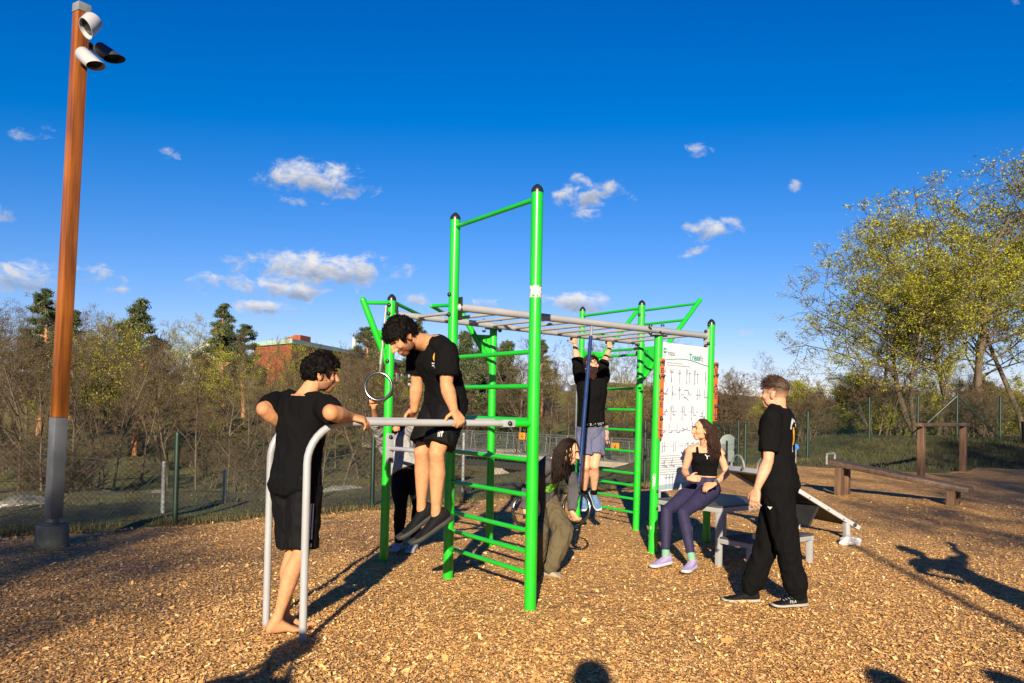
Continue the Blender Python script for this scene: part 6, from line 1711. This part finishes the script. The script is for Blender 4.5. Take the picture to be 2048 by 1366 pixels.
# ------------------------------------------------------------------ fences
MAT['mesh'] = M('green_wire', (.006, .03, .016), .5, 0, .2, 5, 0)
MAT['wire'] = M('grey_wire', (.09, .095, .09), .6, .1, .2, 5, 0)
def wire_mesh(P, H, step, r_, z0=.04):
    """chain link between consecutive points P (on the ground), heights H"""
    segs = []
    for (a, ha), (b, hb) in zip(list(zip(P, H))[:-1], list(zip(P, H))[1:]):
        L_ = (Vector((b.x, b.y, 0)) - Vector((a.x, a.y, 0))).length; n = int(L_ / step)
        for s_ in (1, -1):
            for i_ in range(-int(max(ha, hb) / step), n + int(max(ha, hb) / step) + 1):
                x0 = i_ * step; hh = (ha + hb) / 2 - z0
                x1 = x0 + s_ * hh; t0, t1 = 0.0, 1.0
                lo_, hi2 = min(x0, x1), max(x0, x1)
                if hi2 < 0 or lo_ > L_: continue
                f0, f1 = (0 - x0) / (x1 - x0), (L_ - x0) / (x1 - x0)
                t0, t1 = max(0, min(f0, f1)), min(1, max(f0, f1))
                if t1 - t0 < .02: continue
                pp = []
                for t in (t0, t1):
                    u_ = (x0 + (x1 - x0) * t) / L_; q = a.lerp(b, u_); pp.append((q.x, q.y, q.z + z0 + t * (ha + (hb - ha) * u_ - z0)))
                segs.append(pp)
    A = np.array([s_[0] for s_ in segs]); Bq = np.array([s_[1] for s_ in segs]); d = Bq - A; d /= np.linalg.norm(d, axis=1)[:, None]
    x = np.cross(d, [0.3, .9, .2]); x /= np.linalg.norm(x, axis=1)[:, None]; y = np.cross(d, x)
    V = []
    for k in range(3):
        o = (x * math.cos(2.094 * k) + y * math.sin(2.094 * k)) * r_; V += [A + o, Bq + o]
    n = len(A); V = np.stack(V, 1).reshape(-1, 3); base = np.arange(n)[:, None] * 6
    Q = np.concatenate([base + np.array([[0, 1, 3, 2]]), base + np.array([[2, 3, 5, 4]]), base + np.array([[4, 5, 1, 0]])])
    return V, Q
def fence(name, label, pts, H, mat, wmat, step, rp, braces=()):
    t = thing(name, label, 'fence', tuple(pts[len(pts) // 2]))
    off = np.array(pts[len(pts) // 2])
    for p, h in zip(pts, H):
        mb = MB(); mb.tube([p - UP * .2, p + UP * h], rp, 10); mb.lathe(p + UP * (h - .002), UP, [(0, rp * 1.1), (.02, rp * .9), (.03, .003)], 10); mb.build('post', mat, t, sharp=50)
    V, Q = wire_mesh(pts, [h - .04 for h in H], step, .0019); np_mesh('wire_mesh', V - off, Q, wmat, t)
    for f_ in (.98, .5, .04):
        mb = MB()
        for (a, ha), (b, hb) in zip(list(zip(pts, H))[:-1], list(zip(pts, H))[1:]): mb.tube([a + UP * (ha * f_), b + UP * (hb * f_)], .0028, 5)
        mb.build('tension_wire', wmat, t)
    for a, b in braces:
        mb = MB(); mb.tube([a, b], rp * .75, 8); mb.build('brace', mat, t)
    return t
def ep(x, y, z=None): return V3((x, y, hz1(x, y) if z is None else z))
L = [V3((-9.6, 5.9, .0)), V3((-6.7, 8.25, .0)), gnd(350, 1043), gnd(744, 1011), V3((.42, 14.0, 0)), gnd(1289, 967), gnd(1476, 934)]
tops = [1.15, 1.12, at(350, 868, L[2].y).z, at(744, 890, L[3].y).z + .12, 1.15, at(1289, 845, L[5].y).z, at(1472, 842, L[6].y).z]
fence('chain_link_fence', 'dark green chain-link fence along the far edge of the wood chips, left and centre', L, tops, MAT['darkgreen'], MAT['mesh'], .062, .032)
Rr = [gnd(1476, 934) + V3((.3, .4, 0)), V3((9.55, 26.1, hz1(9.55, 26.1))), ep(13.6, 30.8), ep(15.5, 30.9), ep(17.05, 31), ep(18.7, 31), ep(21.5, 31.2), ep(25, 31.5)]
tp_r = [1.15, 1.5, 1.55, 1.65, 1.75, 1.65, 1.6, 1.6]
fence('chain_link_fence', 'dark green chain-link fence with slanted braces on the bank at the right', Rr, tp_r, MAT['darkgreen'], MAT['mesh'], .075, .045,
      [(Rr[4] + UP * 1.65, Rr[4] + V3((-1.6, 0, .15))), (Rr[4] + UP * 1.65, Rr[4] + V3((1.6, 0, .1)))])
GL = [V3((-6.4, 9.6, -.12)), at(325, 1042, 10.9), at(448, 1022, 12.0), at(600, 1010, 13.2), V3((-1.0, 14.6, -.2)), V3((1.6, 17.2, -.25))]
GL[4] = at(925, 1000, 14.2)
fence('galvanised_fence', 'old galvanised wire fence standing just beyond the green fence', GL, [1.0, at(325, 926, 10.9).z - GL[1].z, at(450, 943, 12).z - GL[2].z, .7, at(928, 868, 14.2).z - GL[4].z, .9], MAT['steel'], MAT['wire'], .11, .03)

# ------------------------------------------------------------------ footbridge
A0, A1 = V3((-8.5, 52.0, -1.0)), V3((9.5, 35.2, -1.0)); bdx = (A1 - A0).normalized(); bny = bdx.cross(UP).normalized()
if bny.y > 0: bny = -bny
br_ = thing('footbridge', 'pale concrete footbridge with wire-panelled railings across the valley', 'bridge', tuple((A0 + A1) / 2))
mb = MB(); mb.beam(A0 - UP * .13, A1 - UP * .13, 2.6, .26, UP); mb.build('deck', MAT['palecon'], br_, bevel=.02)
for s_ in (1, -1): mb = MB(); mb.beam(A0 + bny * (s_ * .7) - UP * .55, A1 + bny * (s_ * .7) - UP * .55, .25, .55, UP); mb.build('girder', MAT['soleblack'], br_)
Lb = (A1 - A0).length
for s_ in (1, -1):
    rl = MB(); nP = 17
    for i_ in range(nP + 1):
        p = A0.lerp(A1, i_ / nP) + bny * (1.22 * s_); mb = MB(); mb.tube([p, p + bny * (.12 * s_) + UP * 1.02], .03, 6); mb.build('railing_post', MAT['wire'], br_)
    for h in (.08, .55, 1.0): mb = MB(); o_ = bny * ((1.22 + .12 * h) * s_) + UP * h; mb.tube([A0 + o_, A1 + o_], .026 if h > .9 else .015, 6); mb.build('handrail' if h > .9 else 'rail', MAT['wire'], br_)
    V = []; Q = []
    n = int(Lb / .11)
    for i_ in range(n):
        p = A0.lerp(A1, i_ / n) + bny * (1.22 * s_); q = p + bny * (.12 * s_) + UP * 1.0; b_ = len(V); w_ = bdx * .009
        V += [tuple(p + w_), tuple(q + w_), tuple(q - w_), tuple(p - w_)]; Q.append((b_, b_ + 1, b_ + 2, b_ + 3))
    np_mesh('railing_mesh', np.array(V) - np.array(LOC[br_.name]), np.array(Q), MAT['wire'], br_)
for px, w_ in ((1012, 1.0), (800, .9)):
    d = ray(px, 900); t = 0
    best = min(range(400), key=lambda i_: abs((A0.lerp(A1, i_ / 400)).x / (A0.lerp(A1, i_ / 400)).y - d.x / d.y)); p = A0.lerp(A1, best / 400)
    mb = MB(); mb.beam(V3((p.x, p.y, hz1(p.x, p.y) - .5)), V3((p.x, p.y, -.84)), w_, 1.6, bny); mb.build('pier', MAT['palecon'], br_, bevel=.03)
def onbridge(px, h, s_=1):
    d = ray(px, 900); o = bny * (1.3 * s_)
    best = min(range(800), key=lambda i_: abs((A0.lerp(A1, i_ / 800) + o).x / (A0.lerp(A1, i_ / 800) + o).y - d.x / d.y)); return A0.lerp(A1, best / 800) + o + UP * h
for px, h, lb in ((1046, .98, 'small amber sign on the bridge railing left of the tall green post'), (1232, .72, 'small amber sign on the bridge railing right of the hanging man')):
    p = onbridge(px, h) + bny * .08; t = thing('bridge_sign', lb, 'sign', tuple(p)); mb = MB(); mb.box(p, (.44, .03, .36), bdx, bny, UP); pn = mb.build('panel', MAT['signyellow'], t, bevel=.01)
    mb = MB(); Vv, Fv = strokes([[(-.05, -.07), (0, .02), (.06, -.06)], [(0, .02), (.02, .1)]], .04); flat_on(mb, Vv, Fv, p + bny * .018, -bdx if (-bdx).x > 0 else bdx, UP); mb.build('symbol', MAT['ink'], pn, smooth=False)
# walker on the bridge
p = onbridge(1212, 0.0, .2); f = V3((1, -.4, 0)).normalized(); B = Body((p.x, p.y, p.z), p + UP * .93, p + UP * 1.46, f, f, sw=.18)
for sd, g in (('L', 1), ('R', -1)):
    hp, s2 = B.J['hip' + sd], B.J['sh' + sd]
    B.J['kn' + sd] = hp + V3((0, 0, -.42)) + f * (.12 * g); B.J['an' + sd] = hp + V3((0, 0, -.84)) + f * (.02 + .16 * g); B.J['el' + sd] = s2 - UP * .28 - f * (.06 * g); B.J['wr' + sd] = s2 - UP * .5 + f * .1
mb = start(B); B.torso(mb); B.yoke(mb)
for sd in 'LR': B.arm(mb, sd); B.leg(mb, sd); B.hand(mb, sd, (0, 0, -1), B.lc * (-1 if sd == 'L' else 1), (30, 30, 20)); B.foot(mb, sd, f)
B.head(mb, p + UP * 1.64, f)
wk = person(B, mb, 'tiny distant walker in a pale pink top crossing the footbridge', FAIRW, vox=.012)
hair_cap(wk, B, MAT['hairbrown'], .016, .016, n=160, vox=.012); garment(B, wk, tee(B), 't_shirt', M('pink_jersey', (.55, .3, .26), .9), vox=.014, wr=0)
garment(B, wk, trousers(B, ([(0, .1), (1, .08)], [(0, .08), (1, .065)])), 'trousers', MAT['navy'], vox=.014, wr=0)

# ------------------------------------------------------------------ hanging street lamp, round signs
lpz = 44.0; hb_ = at(1133, 783, lpz)
sl = thing('street_lamp', 'grey dome street lamp hanging from a bracket left of the hanging man', 'street lamp', (hb_.x + .55, lpz, hz1(hb_.x, lpz)))
mb = MB(); mb.lathe(hb_, UP, [(0, .33), (.02, .335), (.15, .32), (.3, .26), (.42, .16), (.47, .09), (.56, .08), (.6, .03)], 24); mb.build('shade', MAT['sheath'], sl)
top_ = hb_ + UP * .9; mb = MB(); mb.tube([hb_ + UP * .58, top_, top_ + V3((.2, 0, .08)), top_ + V3((.62, 0, .08))], .03, 8); mb.build('bracket', MAT['sheath'], sl)
mb = MB(); mb.tube([V3((hb_.x + .55, lpz, hz1(hb_.x, lpz) - .2)), V3((hb_.x + .55, lpz, top_.z + .5))], .055, 10); mb.build('post', MAT['sheath'], sl)
for px, py, Y_, r_, m_, lb in ((1456, 886, 23.5, .25, 'signgrey', 'round grey traffic sign seen from behind beside the seated woman'), (1592, 894, 24.5, .09, 'signblue', 'small round blue sign beyond the standing man’s back')):
    p = at(px, py, Y_); t = thing('round_sign', lb, 'road sign', (p.x, p.y, hz1(p.x, p.y)))
    mb = MB(); mb.tube([V3((p.x, p.y + .03, hz1(p.x, p.y) - .2)), p + V3((0, .03, r_ * .9))], .028, 8); mb.build('post', MAT['steel'], t)
    mb = MB(); mb.lathe(p + V3((0, .015, 0)), V3((.1, -1, .02)), [(0, r_ * .97), (.004, r_), (.02, r_), (.022, r_ * .97), (.023, .001)], 28); mb.build('sign_plate', MAT[m_], t, sharp=30)
    if m_ == 'signgrey':
        q = at(1462, 912, Y_); mb = MB(); mb.lathe(q + V3((0, .01, 0)), V3((.1, -1, .02)), [(0, r_ * .68), (.004, r_ * .7), (.02, r_ * .7), (.023, .001)], 24); mb.build('lower_sign_plate', MAT[m_], t, sharp=30)
p = V3((18.9, 29.6, hz1(18.9, 29.6))); bn = thing('litter_bin', 'dark litter bin on the grass bank at the right edge', 'bin', tuple(p)); mb = MB(); mb.lathe(p - UP * .1, UP, [(0, .2), (.1, .21), (.8, .24), (.82, .25), (.86, .25), (.87, .2), (.8, .19), (.79, .01)], 20); mb.build('body', MAT['soleblack'], bn)
mb = MB(); mb.tube([p + V3((.27, 0, -.1)), p + V3((.27, 0, 1.0))], .03, 8); mb.build('post', MAT['sheath'], bn)

# ------------------------------------------------------------------ buildings on the hill
c0 = at(584, 687, 125); lft = at(508, 692, 134); rgt = at(690, 706, 147); wv = V3((rgt.x - c0.x, rgt.y - c0.y, 0)).normalized(); rz = c0.z; far = c0 + wv * 62
bd_ = thing('brick_building', 'red brick building with a pale green roof edge on the wooded hill', 'building', (c0.x, c0.y, 0))
zb_ = -2
def wallbox(a, b, c, d, z0, z1): mb = MB(); mb.prism([V3((p.x, p.y, z0)) for p in (a, b, c, d)], UP * (z1 - z0)); return mb
b_l = lft + wv * 62
wallbox(c0, far, b_l, lft, zb_, rz).build('walls', MAT['brick'], bd_, sharp=30)
ou = lambda a, b: (a - b).normalized()
e1, e2 = ou(c0, lft), ou(c0, far); e1.z = e2.z = 0
wallbox(c0 + e1 * .4 + e2 * .4, far + e1 * .4 - e2 * .4, b_l - e1 * .4 - e2 * .4, lft - e1 * .4 + e2 * .4, rz + .01, rz + .7).build('roof_edge', MAT['brickroof'], bd_, sharp=30)
fn_ = V3((wv.y, -wv.x, 0)); fn_ = fn_ if fn_.dot(EYE - c0) > 0 else -fn_
for fl in range(3):
    for i_ in range(15):
        p = c0 + wv * (7 + i_ * 3.6); z = rz - 3.2 - fl * 3.6
        mb = MB(); mb.box(V3((p.x, p.y, z)) + fn_ * .03, (1.7, .16, 1.9), wv, fn_, UP); w = mb.build('window', MAT['wframe'], bd_)
        mb = MB()
        for s_ in (-1, 1): mb.box(V3((p.x, p.y, z)) + fn_ * .12 + wv * (.4 * s_), (.62, .03, 1.6), wv, fn_, UP)
        mb.build('pane', MAT['pane'], w)
v0 = at(575, 683, 140); mb = MB(); q = V3((v0.x, v0.y, rz + 1)); mb.prism([q - V3((2.6, 0, 0)), q + V3((2.2, 0, 0)), q + V3((2.2, 0, 1.6)), q + V3((1.3, 0, 1.6))], V3((.8, 4, 0))); mb.build('rooftop_shed', MAT['brick'], bd_, sharp=30)
for px, w_, h in ((597, 2.2, 1.1), (606, 1.6, 1.6), (708, .9, 1.9)):
    v0 = at(px, 690, 150); q = V3((v0.x, v0.y, rz + .9)); mb = MB()
    if w_ < 1: mb.lathe(q, UP, [(0, .45), (h, .45), (h + .05, .5), (h + .25, .5), (h + .3, .02)], 14)
    else: mb.box(q + UP * (h / 2), (w_, 2, h), wv, fn_, UP)
    mb.build('rooftop_vent', MAT['lampgrey'], bd_, sharp=30)
v0 = at(412, 706, 118); b2 = thing('white_gable_house', 'small white and red gabled house half hidden by trees left of the brick building', 'house', (v0.x, v0.y, 0))
mb = MB(); mb.prism([V3((v0.x - 2.6, v0.y, -1)), V3((v0.x + 2.6, v0.y, -1)), V3((v0.x + 2.6, v0.y, v0.z - .3)), V3((v0.x, v0.y, v0.z + 1.6)), V3((v0.x - 2.6, v0.y, v0.z - .3))], V3((2, 8, 0))); mb.build('walls', MAT['wframe'], b2, sharp=30)
mb = MB()
for s_ in (1, -1): mb.prism([V3((v0.x + .0, v0.y - .2, v0.z + 1.62)), V3((v0.x + 3.0 * s_, v0.y - .2, v0.z - .58)), V3((v0.x + 3.0 * s_, v0.y - .2, v0.z - .38)), V3((v0.x, v0.y - .2, v0.z + 1.85))], V3((2, 8.4, 0)))
mb.build('roof', MAT['brickroof'], b2, sharp=30)
for s_ in (-1.2, 1.2): mb = MB(); mb.box((v0.x + s_, v0.y - .03, v0.z - 1.3), (1.1, .1, 1.3)); mb.build('window', MAT['pane'], b2)
